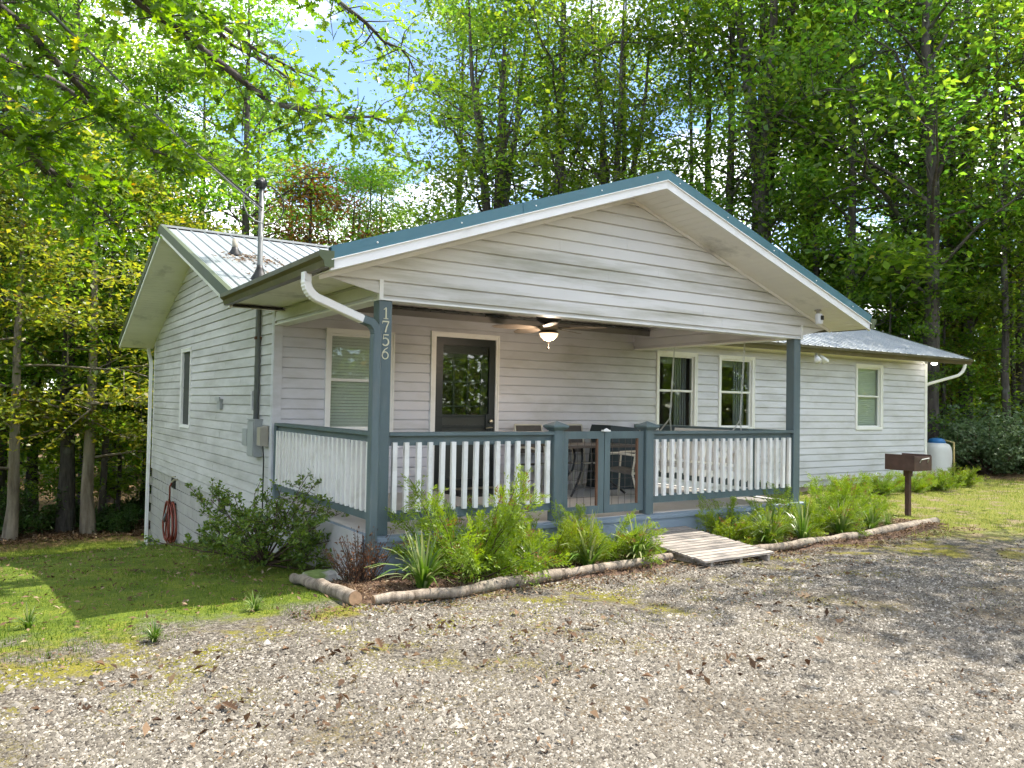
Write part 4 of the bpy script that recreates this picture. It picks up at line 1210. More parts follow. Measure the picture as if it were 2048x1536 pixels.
for sx_, sy_ in ((3.7, -1.6), (4.75, -1.6), (3.7, -1.02), (4.75, -1.02)):
    part('leg', MB().tube([(4.22 + (sx_ - 4.22) * q, -1.31 + (sy_ + 1.31) * q, z) for q, z in ((0.35, 0.69), (0.3, 0.55), (0.35, 0.36), (0.6, 0.18), (0.95, 0.02))], 0.016, 8), 'blackmetal', t, True)
t = thing('covered_grill', 'dark covered low grill standing behind the right gate post', 'grill', (5.25, -0.75, 0.004))
part('cover', MB().prism([(4.9, -1.05, 0.01), (5.75, -1.05, 0.01), (5.75, -0.45, 0.01), (4.9, -0.45, 0.01)], [(4.95, -1.0, 0.86), (5.7, -1.0, 0.86), (5.7, -0.5, 0.86), (4.95, -0.5, 0.86)]), 'darkbox', t)
part('lid', MB().prism([(4.92, -1.02, 0.861), (5.73, -1.02, 0.861), (5.73, -0.48, 0.861), (4.92, -0.48, 0.861)], [(4.94, -0.98, 1.0), (5.71, -0.98, 0.94), (5.71, -0.52, 0.94), (4.94, -0.52, 1.0)]), 'darkbox', t)
single('doormat', MB().box(2.35, 3.5, -0.95, -0.2, 0.0045, 0.018).box(2.40, 3.45, -0.90, -0.25, 0.0181, 0.022), 'black', 'dark doormat on porch floor before the door', 'doormat', (2.9, -0.6, 0.0045))

# garden hose --------------------------------------------------------------
t = thing('garden_hose', 'coiled red brown garden hose hanging on the block foundation', 'garden hose', (-0.08, 6.35, -1.0))
part('tap', MB().tube([(-0.01, 6.05, -0.28), (-0.10, 6.05, -0.28), (-0.13, 6.08, -0.33)], 0.016, 8).lathe([(0.04, -0.008), (0.04, 0.008)], (-0.1, 6.05, -0.22), 10), 'brass', t)
part('hanger', MB().box(-0.10, 0.0, 6.30, 6.50, -0.80, -0.77).box(-0.11, -0.10, 6.30, 6.50, -0.80, -0.70), 'blackmetal', t)
hr_ = random.Random(3)
mbh = []
for q in range(6):
    w_, dp, ox, oy = hr_.uniform(0.22, 0.62), hr_.uniform(0.62, 0.86), -0.05 - 0.018 * q, hr_.uniform(-0.12, 0.12)
    pts = [(ox - 0.02 * math.sin(a_ * 2 * PI / 24), 6.38 + oy + w_ * math.sin(a_ * 2 * PI / 24) * (0.35 + 0.65 * (1 - math.cos(a_ * 2 * PI / 24)) / 2), -0.74 - dp * (1 - math.cos(a_ * 2 * PI / 24)) / 2) for a_ in range(25)]
    part('hose_loop', MB().tube(pts, 0.0165, 8), 'hose', t, True)
part('hose_tail', MB().tube([(-0.13, 6.08, -0.33), (-0.15, 6.15, -0.42), (-0.13, 6.25, -0.58), (-0.12, 6.32, -0.76)], 0.0165, 8), 'hose', t, True)
part('nozzle', MB().tube([(-0.17, 6.40, -0.98), (-0.19, 6.45, -1.08), (-0.16, 6.52, -1.14)], [0.02, 0.028, 0.02], 8), 'pipe', t, True)

# yard: logs, boards, stone, grill, tank -----------------------------------------
def log(name, pts, rads, label):
    t = thing(name, label, 'log', pts[0])
    P_ = []
    R_ = []
    r2 = random.Random(len(label))
    for i in range(len(pts) - 1):
        a_, b_ = Vector(pts[i]), Vector(pts[i + 1])
        for q in range(6):
            f_ = q / 6
            P_.append(a_.lerp(b_, f_) + Vector((r2.uniform(-.012, .012), r2.uniform(-.012, .012), r2.uniform(-.008, .008))))
            R_.append((rads[i] * (1 - f_) + rads[i + 1] * f_) * r2.uniform(0.93, 1.07))
    P_.append(Vector(pts[-1])); R_.append(rads[-1])
    part('bark', MB().tube(P_, R_, 14, False), 'log', t, True)
    for p_, q_, r_ in ((P_[0], P_[1], R_[0]), (P_[-1], P_[-2], R_[-1])):
        d_ = (p_ - q_).normalized()
        part('cut_end', MB().tube([p_ - d_ * 0.03, p_ + d_ * 0.004], [r_ * 0.97, r_ * 0.95], 14), 'logend', t)
    for q in range(3):
        i = r2.randrange(3, len(P_) - 3)
        part('knot', MB().tube([P_[i], P_[i] + Vector((r2.uniform(-.02, .02), -R_[i] * 0.8, R_[i] * 0.75))], [R_[i] * 0.4, R_[i] * 0.25], 8), 'log', t, True)
    return t
lz = lambda x, y, r: (x, y, G(x, y) + r * 0.75)
log('bed_log', [lz(-0.62, -2.85, .06), lz(-0.66, -3.7, .07), lz(-0.66, -4.50, .075)], [0.045, 0.055, 0.06], 'mossy grey log lying along the left side of the flower bed')
log('bed_log', [lz(-0.50, -4.52, .06), lz(0.35, -4.50, .065), lz(0.75, -4.42, .075), lz(1.8, -4.38, .065), lz(2.95, -4.33, .065)], [0.040, 0.045, 0.056, 0.047, 0.044], 'long bowed bark log edging the bed left of the plank walk')
log('bed_log', [lz(4.02, -4.46, .06), lz(5.3, -4.36, .06), lz(6.6, -4.30, .07), lz(8.36, -4.20, .075)], [0.045, 0.05, 0.056, 0.06], 'long pale log edging the bed right of the plank walk')
t = thing('plank_walk', 'weathered slatted plank walk leading from gravel to the porch gate', 'walkway', (3.5, -4.1, -0.3))
npl = 15
zA, zB = G(3.5, -4.8) + 0.07, -0.17
for i in range(npl):
    f_ = i / (npl - 1)
    y_ = -4.80 + 1.28 * f_
    zz = zA + (zB - zA) * f_
    xl, xr = 2.97 + 0.03 * f_ + random.uniform(-.012, .012), 4.05 + 0.03 * f_ + random.uniform(-.015, .015)
    part('plank', MB().prism([(xl, y_, zz - 0.02), (xl, y_ + 0.066, zz - 0.02 + .007), (xl, y_ + 0.066, zz + .007), (xl, y_, zz)], [(xr, y_ + 0.02, zz - 0.02), (xr, y_ + 0.086, zz - 0.013), (xr, y_ + 0.086, zz + .007), (xr, y_ + 0.02, zz)]), 'plank', t)
for x_ in (3.06, 3.5, 3.94):
    part('bearer', MB().prism([(x_, -4.79, zA - 0.10), (x_ + 0.04, -4.79, zA - 0.10), (x_ + 0.04, -4.79, zA - 0.021), (x_, -4.79, zA - 0.021)], [(x_, -3.5, zB - 0.14), (x_ + 0.04, -3.5, zB - 0.14), (x_ + 0.04, -3.5, zB - 0.021), (x_, -3.5, zB - 0.021)]), 'plank', t)
def rock(name, c, s, label, seed):
    r2 = random.Random(seed)
    mb = MB()
    k = 12
    prof = [(0.55, -0.3), (0.9, 0.0), (1.0, 0.35), (0.85, 0.8), (0.4, 1.0)]
    jit = [r2.uniform(0.8, 1.15) for _ in range(k)]
    o = []
    for r_, z_ in prof:
        o.append([(c[0] + s[0] * r_ * jit[j] * math.cos(2 * PI * j / k), c[1] + s[1] * r_ * jit[j] * math.sin(2 * PI * j / k), c[2] + s[2] * (z_ + r2.uniform(-.06, .06))) for j in range(k)])
    for i in range(len(o) - 1): mb.prism(o[i], o[i + 1])
    return single(name, mb, 'stone', label, 'stone', c)
rock('garden_stone', (-0.36, -2.95, G(-0.36, -2.95)), (0.22, 0.18, 0.10), 'flat mossy stone by the brown dry shrub at the porch corner', 2)
rock('garden_stone', (-0.15, -3.12, G(-0.15, -3.12)), (0.16, 0.11, 0.07), 'small pale stone tucked against the porch corner', 5)

gxp, gyp = 9.42, -3.16
gzp = G(gxp, gyp)
t = thing('pedestal_grill', 'rusty brown park grill box on a steel post in the lawn', 'grill', (gxp, gyp, gzp))
part('post', MB().box(gxp - 0.035, gxp + 0.035, gyp - 0.035, gyp + 0.035, gzp - 0.1, 0.30), 'grill', t)
part('collar', MB().box(gxp - 0.05, gxp + 0.05, gyp - 0.05, gyp + 0.05, 0.24, 0.345), 'grill', t)
a_, h0, h1 = 0.25, 0.345, 0.60
part('fire_box', MB().box(gxp - a_, gxp + a_, gyp - a_, gyp + a_, h0, h0 + 0.012).box(gxp - a_, gxp - a_ + 0.012, gyp - a_, gyp + a_, h0 + 0.0125, h1).box(gxp - a_ + 0.0125, gxp + a_, gyp - a_, gyp - a_ + 0.012, h0 + 0.0125, h1 - 0.02).box(gxp + a_ - 0.012, gxp + a_, gyp - a_ + 0.0125, gyp + a_, h0 + 0.0125, h1), 'grill', t)
for i in range(12):
    part('grate_bar', MB().box(gxp - a_ + 0.02, gxp + a_ - 0.02, gyp - a_ + 0.03 + i * 0.04, gyp - a_ + 0.042 + i * 0.04, h1 - 0.06, h1 - 0.05), 'blackmetal', t)
part('grate_handle', MB().tube([(gxp - 0.1, gyp - a_ - 0.002, h1 - 0.12), (gxp - 0.1, gyp - a_ - 0.03, h1 - 0.07), (gxp + 0.12, gyp - a_ - 0.03, h1 - 0.05), (gxp + 0.12, gyp - a_ - 0.002, h1 - 0.12)], 0.008, 6), 'chain', t)
tx, ty = 17.9, 1.0
tz = G(tx, ty)
t = thing('propane_tank', 'white upright propane tank with blue lid beyond the house corner', 'tank', (tx, ty, tz))
part('shell', MB().lathe([(0.36, -0.1), (0.36, 0.0), (0.36, 0.66), (0.34, 0.77), (0.29, 0.85), (0.2, 0.89), (0.05, 0.90)], (tx, ty, tz), 28), 'tank', t, True)
part('lid', MB().lathe([(0.205, 0.84), (0.21, 0.93), (0.18, 0.985), (0.10, 1.015), (0.01, 1.02)], (tx, ty, tz), 24), 'tankcap', t, True)
part('gas_pipe', MB().tube([(tx - 0.05, ty - 0.24, tz + 0.96), (tx - 0.03, ty - 0.46, tz + 0.92), (tx - 0.03, ty - 0.47, tz + 0.02)], 0.022, 8), 'pipeyellow', t, True)


# ================================================================== planting
def gen_tree(seed, H, r0, cb, spread, nl, nleaf, ls, up=(20, 60), flat=0.4, nsub=6, cl=0.5, fork=None, lean=0.02, low=0):
    """tapered trunk with limbs and twigs; leaves clumped along the twigs. returns (wood V,F), (leaf V,F,tone)"""
    r = np.random.default_rng(seed)
    paths, cent = [], []
    n_ = 10
    tt = np.linspace(0, 1, n_)
    wob = np.cumsum(r.normal(0, lean, (n_, 2)), 0) * H * 0.12
    wob -= wob[0]
    top = fork if fork else 1.0
    tp = np.stack([wob[:, 0], wob[:, 1], tt * H * top], 1)
    rad = r0 * (1 - tt * top) ** 0.75 + 0.015
    rad[0] *= 1.35
    paths.append((tp, rad))
    stems = [(tp, rad, cb / top if fork else cb)]
    if fork:
        for k in range(4):
            az = k * PI / 2 + r.uniform(-.4, .4)
            b0 = tp[-1] - np.array([0, 0, r.uniform(0, 1.2)])
            sp = r.uniform(0.10, 0.24) * H * 0.5
            q = np.linspace(0, 1, 7)[:, None]
            pth = b0 + np.concatenate([np.cos(az) * sp * q ** 0.8, np.sin(az) * sp * q ** 0.8, (H - b0[2]) * q * r.uniform(.85, 1.0)], 1) + r.normal(0, .12, (7, 3)) * q
            rd = r0 * 0.55 * (1 - q[:, 0] * 0.93)
            paths.append((pth, rd))
            stems.append((pth, rd, 0.12))
    for tp_, rd_, c0 in stems:
        k_ = nl if len(stems) == 1 else (max(5, nl // 4) if tp_ is not tp else low)
        for i in range(k_):
            f = c0 + (0.98 - c0) * ((i + r.uniform(0, 1)) / k_)
            x = f * (len(tp_) - 1); j = min(int(x), len(tp_) - 2)
            p = tp_[j] + (tp_[j + 1] - tp_[j]) * (x - j)
            rr = rd_[j] + (rd_[j + 1] - rd_[j]) * (x - j)
            az = i * 2.4 + r.uniform(-.6, .6)
            h = p[2] / H
            prof = (0.55 + 0.45 * math.sin(PI * min(1, max(0, (h - cb) / (1 - cb)) * 0.9 + 0.12)))
            ln = spread * prof * r.uniform(0.6, 1.1) * (0.75 if h > 0.9 else 1)
            el = math.radians(r.uniform(*up) + 25 * (h > 0.85))
            d = np.array([math.cos(az) * math.cos(el), math.sin(az) * math.cos(el), math.sin(el)])
            q = np.linspace(0, 1, 6)[:, None]
            bend = np.array([0, 0, -0.22 * ln]) * q ** 2 + np.cumsum(r.normal(0, .055 * ln, (6, 3)), 0) * q
            pth = p + d * ln * q + bend
            br = max(0.012, min(rr * 0.42, .010 * ln + .012)) * (1 - q[:, 0] * 0.9)
            paths.append((pth, br))
            for s in range(nsub):
                fs = r.uniform(0.25, 1.0)
                x2 = fs * 5; j2 = min(int(x2), 4)
                p2 = pth[j2] + (pth[j2 + 1] - pth[j2]) * (x2 - j2)
                d2 = norm(d * 0.7 + r.normal(0, .7, 3) * np.array([1, 1, .55]))
                l2 = ln * r.uniform(.22, .45)
                q2 = np.linspace(0, 1, 3)[:, None]
                p3 = p2 + d2 * l2 * q2 + np.array([0, 0, -.12 * l2]) * q2 ** 2
                paths.append((p3, np.array([br[j2] * .5 + .004, .008, .003])))
                for g in (0.4, 0.75, 1.0):
                    cent.append(p2 + d2 * l2 * g)
            cent.append(pth[-1])
    cent = np.array(cent)
    ci = r.integers(0, len(cent), nleaf)
    wgt = r.uniform(0.0, 1.0, len(cent))
    Pq = cent[ci] + r.normal(0, 1, (nleaf, 3)) * np.array([cl, cl, cl * flat])
    nr = norm(np.array([0, 0, 1.0]) + r.normal(0, .65, (nleaf, 3)))
    V, Fq = leaves_np(Pq, nr, ls * r.uniform(.65, 1.25, nleaf), r)
    tone = np.clip(0.30 + 0.30 * wgt[ci] + r.normal(0, .16, nleaf), 0, 1)
    return tubes_np(paths, 8), (V, Fq, np.repeat(tone, 4))

PROTO = {}
def proto(key, leafm, barkm='bark', **kw):
    (wv, wf), (lv, lf, tn) = gen_tree(**kw)
    PROTO[key] = (wv, wf, lv, lf, tn, leafm, barkm, kw['H'])
    PROTO[key + '_mesh'] = None
proto('tallA', 'leaf', seed=1, H=20, r0=.25, cb=.16, spread=5.8, nl=30, nleaf=11000, ls=.205)
proto('tallB', 'leaf', seed=2, H=21, r0=.22, cb=.22, spread=5.2, nl=26, nleaf=9800, ls=.205, up=(10, 50))
proto('tallC', 'leaf', seed=3, H=19, r0=.20, cb=.10, spread=5.4, nl=32, nleaf=11000, ls=.20, up=(5, 45), flat=.3)
proto('forked', 'leaf', seed=4, H=22, r0=.42, cb=.28, spread=5.4, nl=32, nleaf=12000, ls=.205, fork=.42, low=9, lean=.01)
proto('open', 'leaf', seed=9, H=20, r0=.24, cb=.22, spread=6.5, nl=24, nleaf=7200, ls=.20, cl=.42)
proto('slim', 'leaf', seed=5, H=15, r0=.12, cb=.25, spread=2.4, nl=20, nleaf=6500, ls=.17, up=(5, 40), flat=.3, lean=.035)
proto('maple', 'leafyellow', 'palebark', seed=6, H=8.5, r0=.11, cb=.2, spread=3.4, nl=18, nleaf=13000, ls=.125, up=(-8, 22), flat=.22, nsub=9, cl=.38)
proto('rust', 'leaforange', seed=7, H=13, r0=.14, cb=.3, spread=2.8, nl=18, nleaf=9000, ls=.16)
proto('sapling', 'leaf', seed=8, H=6, r0=.05, cb=.12, spread=2.0, nl=16, nleaf=5200, ls=.13, up=(0, 35), flat=.25, nsub=7, cl=.34)

def tree(name, key, x, y, H, thick, label, rz=None, group=None, cat='tree', bark=None, dz=0.0):
    wv, wf, lv, lf, tn, lm, bm, h0 = PROTO[key]
    t = thing(name, label, cat, (x, y, G(x, y) - 0.12 + dz), group, rng.uniform(0, 6.28) if rz is None else rz)
    if PROTO[key + '_mesh'] is None:
        a_ = np_obj('trunk', wv, wf, bm, t, smooth=True)
        c_ = np_obj('crown', lv, lf, lm, t, tone=tn)
        PROTO[key + '_mesh'] = (a_.data, c_.data)
    else:
        ms_ = PROTO[key + '_mesh']
        a_ = bpy.data.objects.new('trunk', ms_[0]); c_ = bpy.data.objects.new('crown', ms_[1])
        for o in (a_, c_):
            sc.collection.objects.link(o); o.parent = t
    s = H / h0
    t.scale = (thick * s, thick * s, s)
    return t

# trees one can tell apart
TR = [
 ('oak_tree', 'forked', 18.6, 7.6, 23, 1.0, 'thick dark trunk forking into upright limbs behind the right porch slope'),
 ('forest_tree', 'tallB', 18.6, 8.9, 21, 0.9, 'straight grey trunk standing just left of the thick forked tree'),
 ('forest_tree', 'slim', 17.4, 9.6, 16, 0.9, 'slim pale trunk rising over the porch gable peak'),
 ('forest_tree', 'slim', 20.2, 6.3, 17, 0.9, 'thin leaning dark trunk right of the forked tree'),
 ('forest_tree', 'tallC', 19.8, 4.9, 19, 0.85, 'dark slender trunk above the right end of the porch roof'),
 ('oak_tree', 'tallA', 22.6, 4.0, 23, 1.35, 'tall thick dark trunk above the far right roof corner'),
 ('forest_tree', 'open', 20.4, 2.5, 19, 1.1, 'dark reddish trunk right behind the far right house corner'),
 ('forest_tree', 'slim', 23.0, 4.0, 15, 1.0, 'thin dark trunk pair left of the propane tank bushes'),
 ('forest_tree', 'open', 23.6, 3.1, 19, 0.9, 'black trunk standing in sunlit bushes past the roof corner'),
 ('forest_tree', 'open', 27.3, 4.2, 20, 0.9, 'brown trunk deep behind the black trunk on the right'),
 ('forest_tree', 'slim', 22.5, 1.4, 14, 1.0, 'thin upright trunk near the right picture edge'),
 ('forest_tree', 'open', 25.6, 2.4, 18, 0.9, 'grey trunk at the extreme right edge behind the pale bush'),
 ('forest_tree', 'tallA', -2.9, 18.0, 19, 0.9, 'dark trunk at the extreme left edge of the lawn'),
 ('forest_tree', 'tallC', -1.9, 19.8, 18, 0.9, 'second dark trunk from the left edge in the wood'),
 ('forest_tree', 'tallB', -1.25, 15.2, 19, 0.95, 'black upright trunk left of the pale leaning trunk'),
 ('maple_tree', 'maple', -2.6, 14.2, 9.5, 1.15, 'yellow green maple spreading layered boughs at far left'),
 ('maple_tree', 'maple', -0.75, 14.3, 10.5, 1.1, 'pale leaning trunk at lawn edge with yellowing crown left of the house'),
 ('forest_tree', 'slim', -0.35, 15.1, 12, 1.0, 'thin pale trunk right behind the pale leaning trunk'),
 ('forest_tree', 'rust', 6.4, 17.5, 11.5, 1.2, 'rust coloured tree turning autumn behind the electric mast'),
]
for nm, key, x, y, H, th, lb in TR:
    tree(nm, key, x, y, H, th, lb)
# the rest of the wood, in four stands
ORD = ['first', 'second', 'third', 'fourth', 'fifth', 'sixth', 'seventh', 'eighth', 'ninth', 'tenth', 'eleventh', 'twelfth', 'thirteenth', 'fourteenth']
def heading(p):
    return math.atan2(p[0] + 3.13, p[1] + 10.48)
def stand(spots, keys, hs, label, group):
    for i, (x, y) in enumerate(sorted(spots, key=heading)):
        tree('forest_tree', keys[i % len(keys)], x, y, hs[0] + (hs[1] - hs[0]) * rng.uniform(), rng.uniform(.85, 1.15), ORD[i] + ' from the left, ' + label, None, group)
stand([(-4.2, 16.5), (-3.8, 22), (-0.2, 21.5), (1.2, 17.6), (0.9, 24), (2.9, 19.5), (3.9, 16.6), (2.6, 27), (-2.2, 27), (5.4, 21)], ['tallA', 'tallC', 'tallB'], (15, 18.5),
      'green tree in the wood to the left behind the gable wall', 'trees of the wood left of the house')
stand([(7.5, 23.5), (10.0, 27), (12.0, 24.0), (9.2, 20.5), (13.6, 28.5)], ['tallC', 'tallA', 'forked'], (12.0, 14.0),
      'lower green tree under the open patch of blue sky', 'trees below the sky gap')
stand([(13.6, 19.4), (13.4, 15.4), (14.2, 13.0), (16.2, 16.8), (15.6, 11.4), (18.0, 13.6), (20.0, 11.0), (12.2, 14.0)], ['tallA', 'forked', 'tallC', 'tallB'], (17.5, 21),
      'tall green tree in the wood directly behind the house roof', 'trees of the wood behind the roof')
stand([(23.4, 9.2), (25.4, 6.7), (28.1, 6.1), (26.4, 11.5), (30.5, 8.6)], ['open', 'forked', 'open'], (17, 22),
      'tall dark-trunked tree in the wood right of the house', 'trees of the wood right of the house')
stand([(22.0, 6.0), (24.6, 2.2), (26.3, 3.2), (21.6, 8.4), (29.5, 4.2), (25.2, 8.4)], ['sapling', 'slim'], (5.5, 9),
      'young leafy sapling between the trunks on the right', 'saplings in the right wood')
stand([(19.6, 3.4), (20.9, 5.2), (24.8, 4.6), (27.4, 7.2), (23.2, 6.6), (31, 6.2), (22.2, 3.2), (28.4, 3.0)], ['sapling', 'maple'], (5, 8.5),
      'low sunlit yellow green tree between the right trunks', 'understorey trees in the right wood')
stand([(0.2, 16.4), (-3.4, 20), (-1.0, 17.4), (1.9, 15.6), (-0.3, 19)], ['sapling'], (4.5, 7),
      'young leafy sapling in the shade of the left wood', 'saplings in the left wood')
# shade tree standing just off to the right, its boughs reach over the gravel
tree('shade_tree', 'open', 11.6, -7.5, 13, 1.25, 'spreading tree right of the drive that throws dappled shade on gravel', 1.0)

for (x, y) in [(14, -28), (20, -22), (24, -16), (29, -19), (35, -12), (31, -25), (34, -5), (39, -8), (37, 0), (43, -3), (41, 5)]:
    tree('forest_tree', ['tallA', 'tallC', 'forked'][int(abs(x + y)) % 3], x, y, rng.uniform(14, 18), 1.0, 'tree across the drive mirrored in the porch windows', None, 'trees across the drive')
for (x, y) in [(-13, 4), (-12, 10), (-10.5, 15)]:  # trees out of view, added to block sky light from the left
    tree('forest_tree', ['tallA', 'tallC'][int(abs(x + y)) % 2], x, y, rng.uniform(13, 17), 1.0, 'unseen tree added beyond the left lawn to shade the gable side', None, 'unseen trees beyond the left lawn')
# far wood: reads as one mass
r = np.random.default_rng(21)
nf = 120000
az = np.radians(r.uniform(-90, 270, nf)); rd = r.uniform(44, 66, nf)
zt = 5 + 9 * (0.5 + 0.5 * np.sin(az * 23) * np.sin(az * 7 + 1)) * (0.72 + 0.28 * np.sin(az * 61))
zt = np.where((az > math.radians(12)) & (az < math.radians(32)), np.minimum(zt, 9), zt * .8)
Pf = np.stack([-3 + np.sin(az) * rd, -10 + np.cos(az) * rd, -3 + (zt + 3) * r.uniform(0, 1, nf) ** 0.9], 1)
V, Fq = leaves_np(Pf, norm(np.array([0, 0, 1.0]) + r.normal(0, .7, (nf, 3))), r.uniform(.5, 1.1, nf), r, 0.6)
tag(np_obj('far_wood', V, Fq, 'leaf', tone=np.repeat(np.clip(r.normal(.4, .2, nf), 0, 1), 4)), 'mass of distant woodland foliage closing the view', 'wood', kind='stuff')

# undergrowth bushes
def gen_bush(seed, R, Hh, nleaf, ls, nst=16, dense=0.5, flat=.6):
    r = np.random.default_rng(seed)
    paths, cent = [], []
    for i in range(nst):
        a_ = r.uniform(0, 6.28); el = r.uniform(.35, 1.35); ln = r.uniform(.55, 1.05)
        d = np.array([math.cos(a_) * math.cos(el) * R, math.sin(a_) * math.cos(el) * R, math.sin(el) * Hh]) * ln
        q = np.linspace(0, 1, 5)[:, None]
        p = d * q + r.normal(0, .05 * R, (5, 3)) * q
        paths.append((p, .012 * R * (1 - q[:, 0] * .85) + .002))
        for k in range(5):
            f = r.uniform(.35, 1); b_ = d * f
            d2 = norm(r.normal(0, 1, 3) + np.array([0, 0, .4]) + norm(d)) * R * r.uniform(.15, .35)
            paths.append((np.stack([b_, b_ + d2]), np.array([.006 * R, .002])))
            cent += [b_ + d2 * .5, b_ + d2]
    cent = np.array(cent)
    ci = r.integers(0, len(cent), nleaf)
    P_ = cent[ci] + r.normal(0, 1, (nleaf, 3)) * np.array([1, 1, flat]) * R * 0.11
    P_[:, 2] = np.abs(P_[:, 2])
    V, Fq = leaves_np(P_, norm(np.array([0, 0, .9]) + r.normal(0, .7, (nleaf, 3))), ls * r.uniform(.6, 1.3, nleaf), r)
    w = r.uniform(0, 1, len(cent))
    return tubes_np(paths), (V, Fq, np.repeat(np.clip(.25 + .4 * w[ci] + r.normal(0, .15, nleaf), 0, 1), 4))
BUSH = {}
def bush(name, key, x, y, s, label, cat='bush', group=None, gen=None, leafm='shrubleaf', bark='twig', sz=1.0, z=None, rz=None, parts=('stems', 'foliage')):
    t = thing(name, label, cat, (x, y, (G(x, y) if z is None else z) - 0.02), group, rng.uniform(0, 6.28) if rz is None else rz)
    if key not in BUSH:
        (wv, wf), (lv, lf, tn) = gen()
        a_ = np_obj(parts[0], wv, wf, bark, t, smooth=True); c_ = np_obj(parts[1], lv, lf, leafm, t, tone=tn)
        BUSH[key] = (a_.data, c_.data)
    else:
        for nm, me in zip(parts, BUSH[key]):
            o = bpy.data.objects.new(nm, me); sc.collection.objects.link(o); o.parent = t
    t.scale = (s, s, s * sz)
    return t
ug1 = lambda: gen_bush(31, 1.0, 1.1, 2600, .10)
ug2 = lambda: gen_bush(32, 1.0, 0.8, 2200, .11)
ugl = [(-4.4 + 6.2 * (i / 11) + rng.uniform(-.3, .3), 14.6 + rng.uniform(-.5, 3.0)) for i in range(12)]
ugr = [(20.2 + rng.uniform(0, 9), rng.uniform(0.4, 9.5)) for i in range(14)]
for i, (x, y) in enumerate(sorted(ugl, key=heading) + sorted(ugr, key=heading)):
    if i < 12:
        lb, gp = ORD[i] + ' low bush from the left in the undergrowth of the left wood', 'undergrowth of the left wood'
    else:
        lb, gp = ORD[i - 12] + ' low bush from the left in the undergrowth of the right wood', 'undergrowth of the right wood'
    bush('woodland_bush', 'ug%d' % (i % 2), x, y, rng.uniform(.6, 1.25), lb, 'bush', gp, ug1 if i % 2 == 0 else ug2)
pb = lambda: gen_bush(33, 1.0, 1.15, 5200, .085, 26)
bush('pale_bush', 'pale', 19.6, 0.5, 1.35, 'pale sunlit bush close behind the propane tank', gen=pb, leafm='paleleaf')
bush('pale_bush', 'pale', 21.2, -0.4, 1.7, 'broad pale-leaved bush at the right picture edge', gen=pb, leafm='paleleaf')
bush('pale_bush', 'pale', 20.8, 1.9, 1.6, 'tall pale bush between the two other pale bushes and the trunks', gen=pb, leafm='paleleaf')

# azalea beside the porch
def azalea():
    r = np.random.default_rng(41)
    paths, P_, Dn = [], [], []
    for i in range(40):
        a_ = r.uniform(0, 6.28); el = r.uniform(.08, 1.3)
        ln = r.uniform(.65, 1.25)
        d = np.array([math.cos(a_) * math.cos(el), math.sin(a_) * math.cos(el) * 1.15, math.sin(el)]) * ln * 1.05
        q = np.linspace(0, 1, 6)[:, None]
        p = np.array([0, 0, 0.05]) + d * q + np.cumsum(r.normal(0, .03, (6, 3)), 0) * q
        paths.append((p, .014 * (1 - q[:, 0] * .8)))
        for k in range(13):
            f = r.uniform(.3, 1); j = min(int(f * 5), 4)
            b_ = p[j] + (p[j + 1] - p[j]) * (f * 5 - j)
            d2 = norm(r.normal(0, .8, 3) + norm(d) + np.array([0, 0, .3])) * r.uniform(.08, .26)
            paths.append((np.stack([b_, b_ + d2]), np.array([.004, .002])))
            for g in (.4, .7, 1.0):
                m_ = 9 if g == 1.0 else 5
                P_.append(b_ + d2 * g + r.normal(0, .012, (m_, 3)))
                Dn.append(norm(norm(d2) * .6 + r.normal(0, .8, (m_, 3))))
    P_ = np.concatenate(P_); Dn = np.concatenate(Dn)
    nn = norm(np.cross(Dn, r.normal(size=Dn.shape)) + np.array([0, 0, .6]))
    V, Fq = leaves_np(P_, nn, r.uniform(.034, .062, len(P_)), r, .5, .08, Dn)
    return tubes_np(paths), (V, Fq, np.repeat(np.clip(r.normal(.5, .25, len(P_)), 0, 1), 4))
bush('azalea_shrub', 'azalea', -0.55, -1.6, .92, 'loose green azalea shrub growing against the porch side and gable wall', 'shrub', gen=azalea, leafm='azalealeaf', rz=0.4)

def dead():
    r = np.random.default_rng(43)
    paths, P_, Dn = [], [], []
    for i in range(90):
        a_ = r.uniform(0, 6.28); el = r.uniform(.9, 1.5); ln = r.uniform(.25, .52)
        d = np.array([math.cos(a_) * math.cos(el), math.sin(a_) * math.cos(el), math.sin(el)]) * ln
        b_ = np.array([math.cos(a_), math.sin(a_), 0]) * r.uniform(0, .12)
        p = np.stack([b_, b_ + d * .5 + r.normal(0, .01, 3), b_ + d])
        paths.append((p, np.array([.0045, .003, .0015])))
        m_ = 14
        P_.append(b_ + d * r.uniform(.25, 1, (m_, 1)) + r.normal(0, .012, (m_, 3))); Dn.append(norm(norm(d) + r.normal(0, .7, (m_, 3))))
    P_ = np.concatenate(P_); Dn = np.concatenate(Dn)
    V, Fq = leaves_np(P_, norm(np.cross(Dn, r.normal(size=Dn.shape))), r.uniform(.015, .04, len(P_)), r, .4, .05, Dn)
    return tubes_np(paths), (V, Fq, np.repeat(np.clip(r.normal(.5, .25, len(P_)), 0, 1), 4))
bush('dry_shrub', 'dead', -0.22, -3.55, 1.05, 'rusty brown dry shrub at the front left porch corner', 'shrub', gen=dead, leafm='deadtwig')

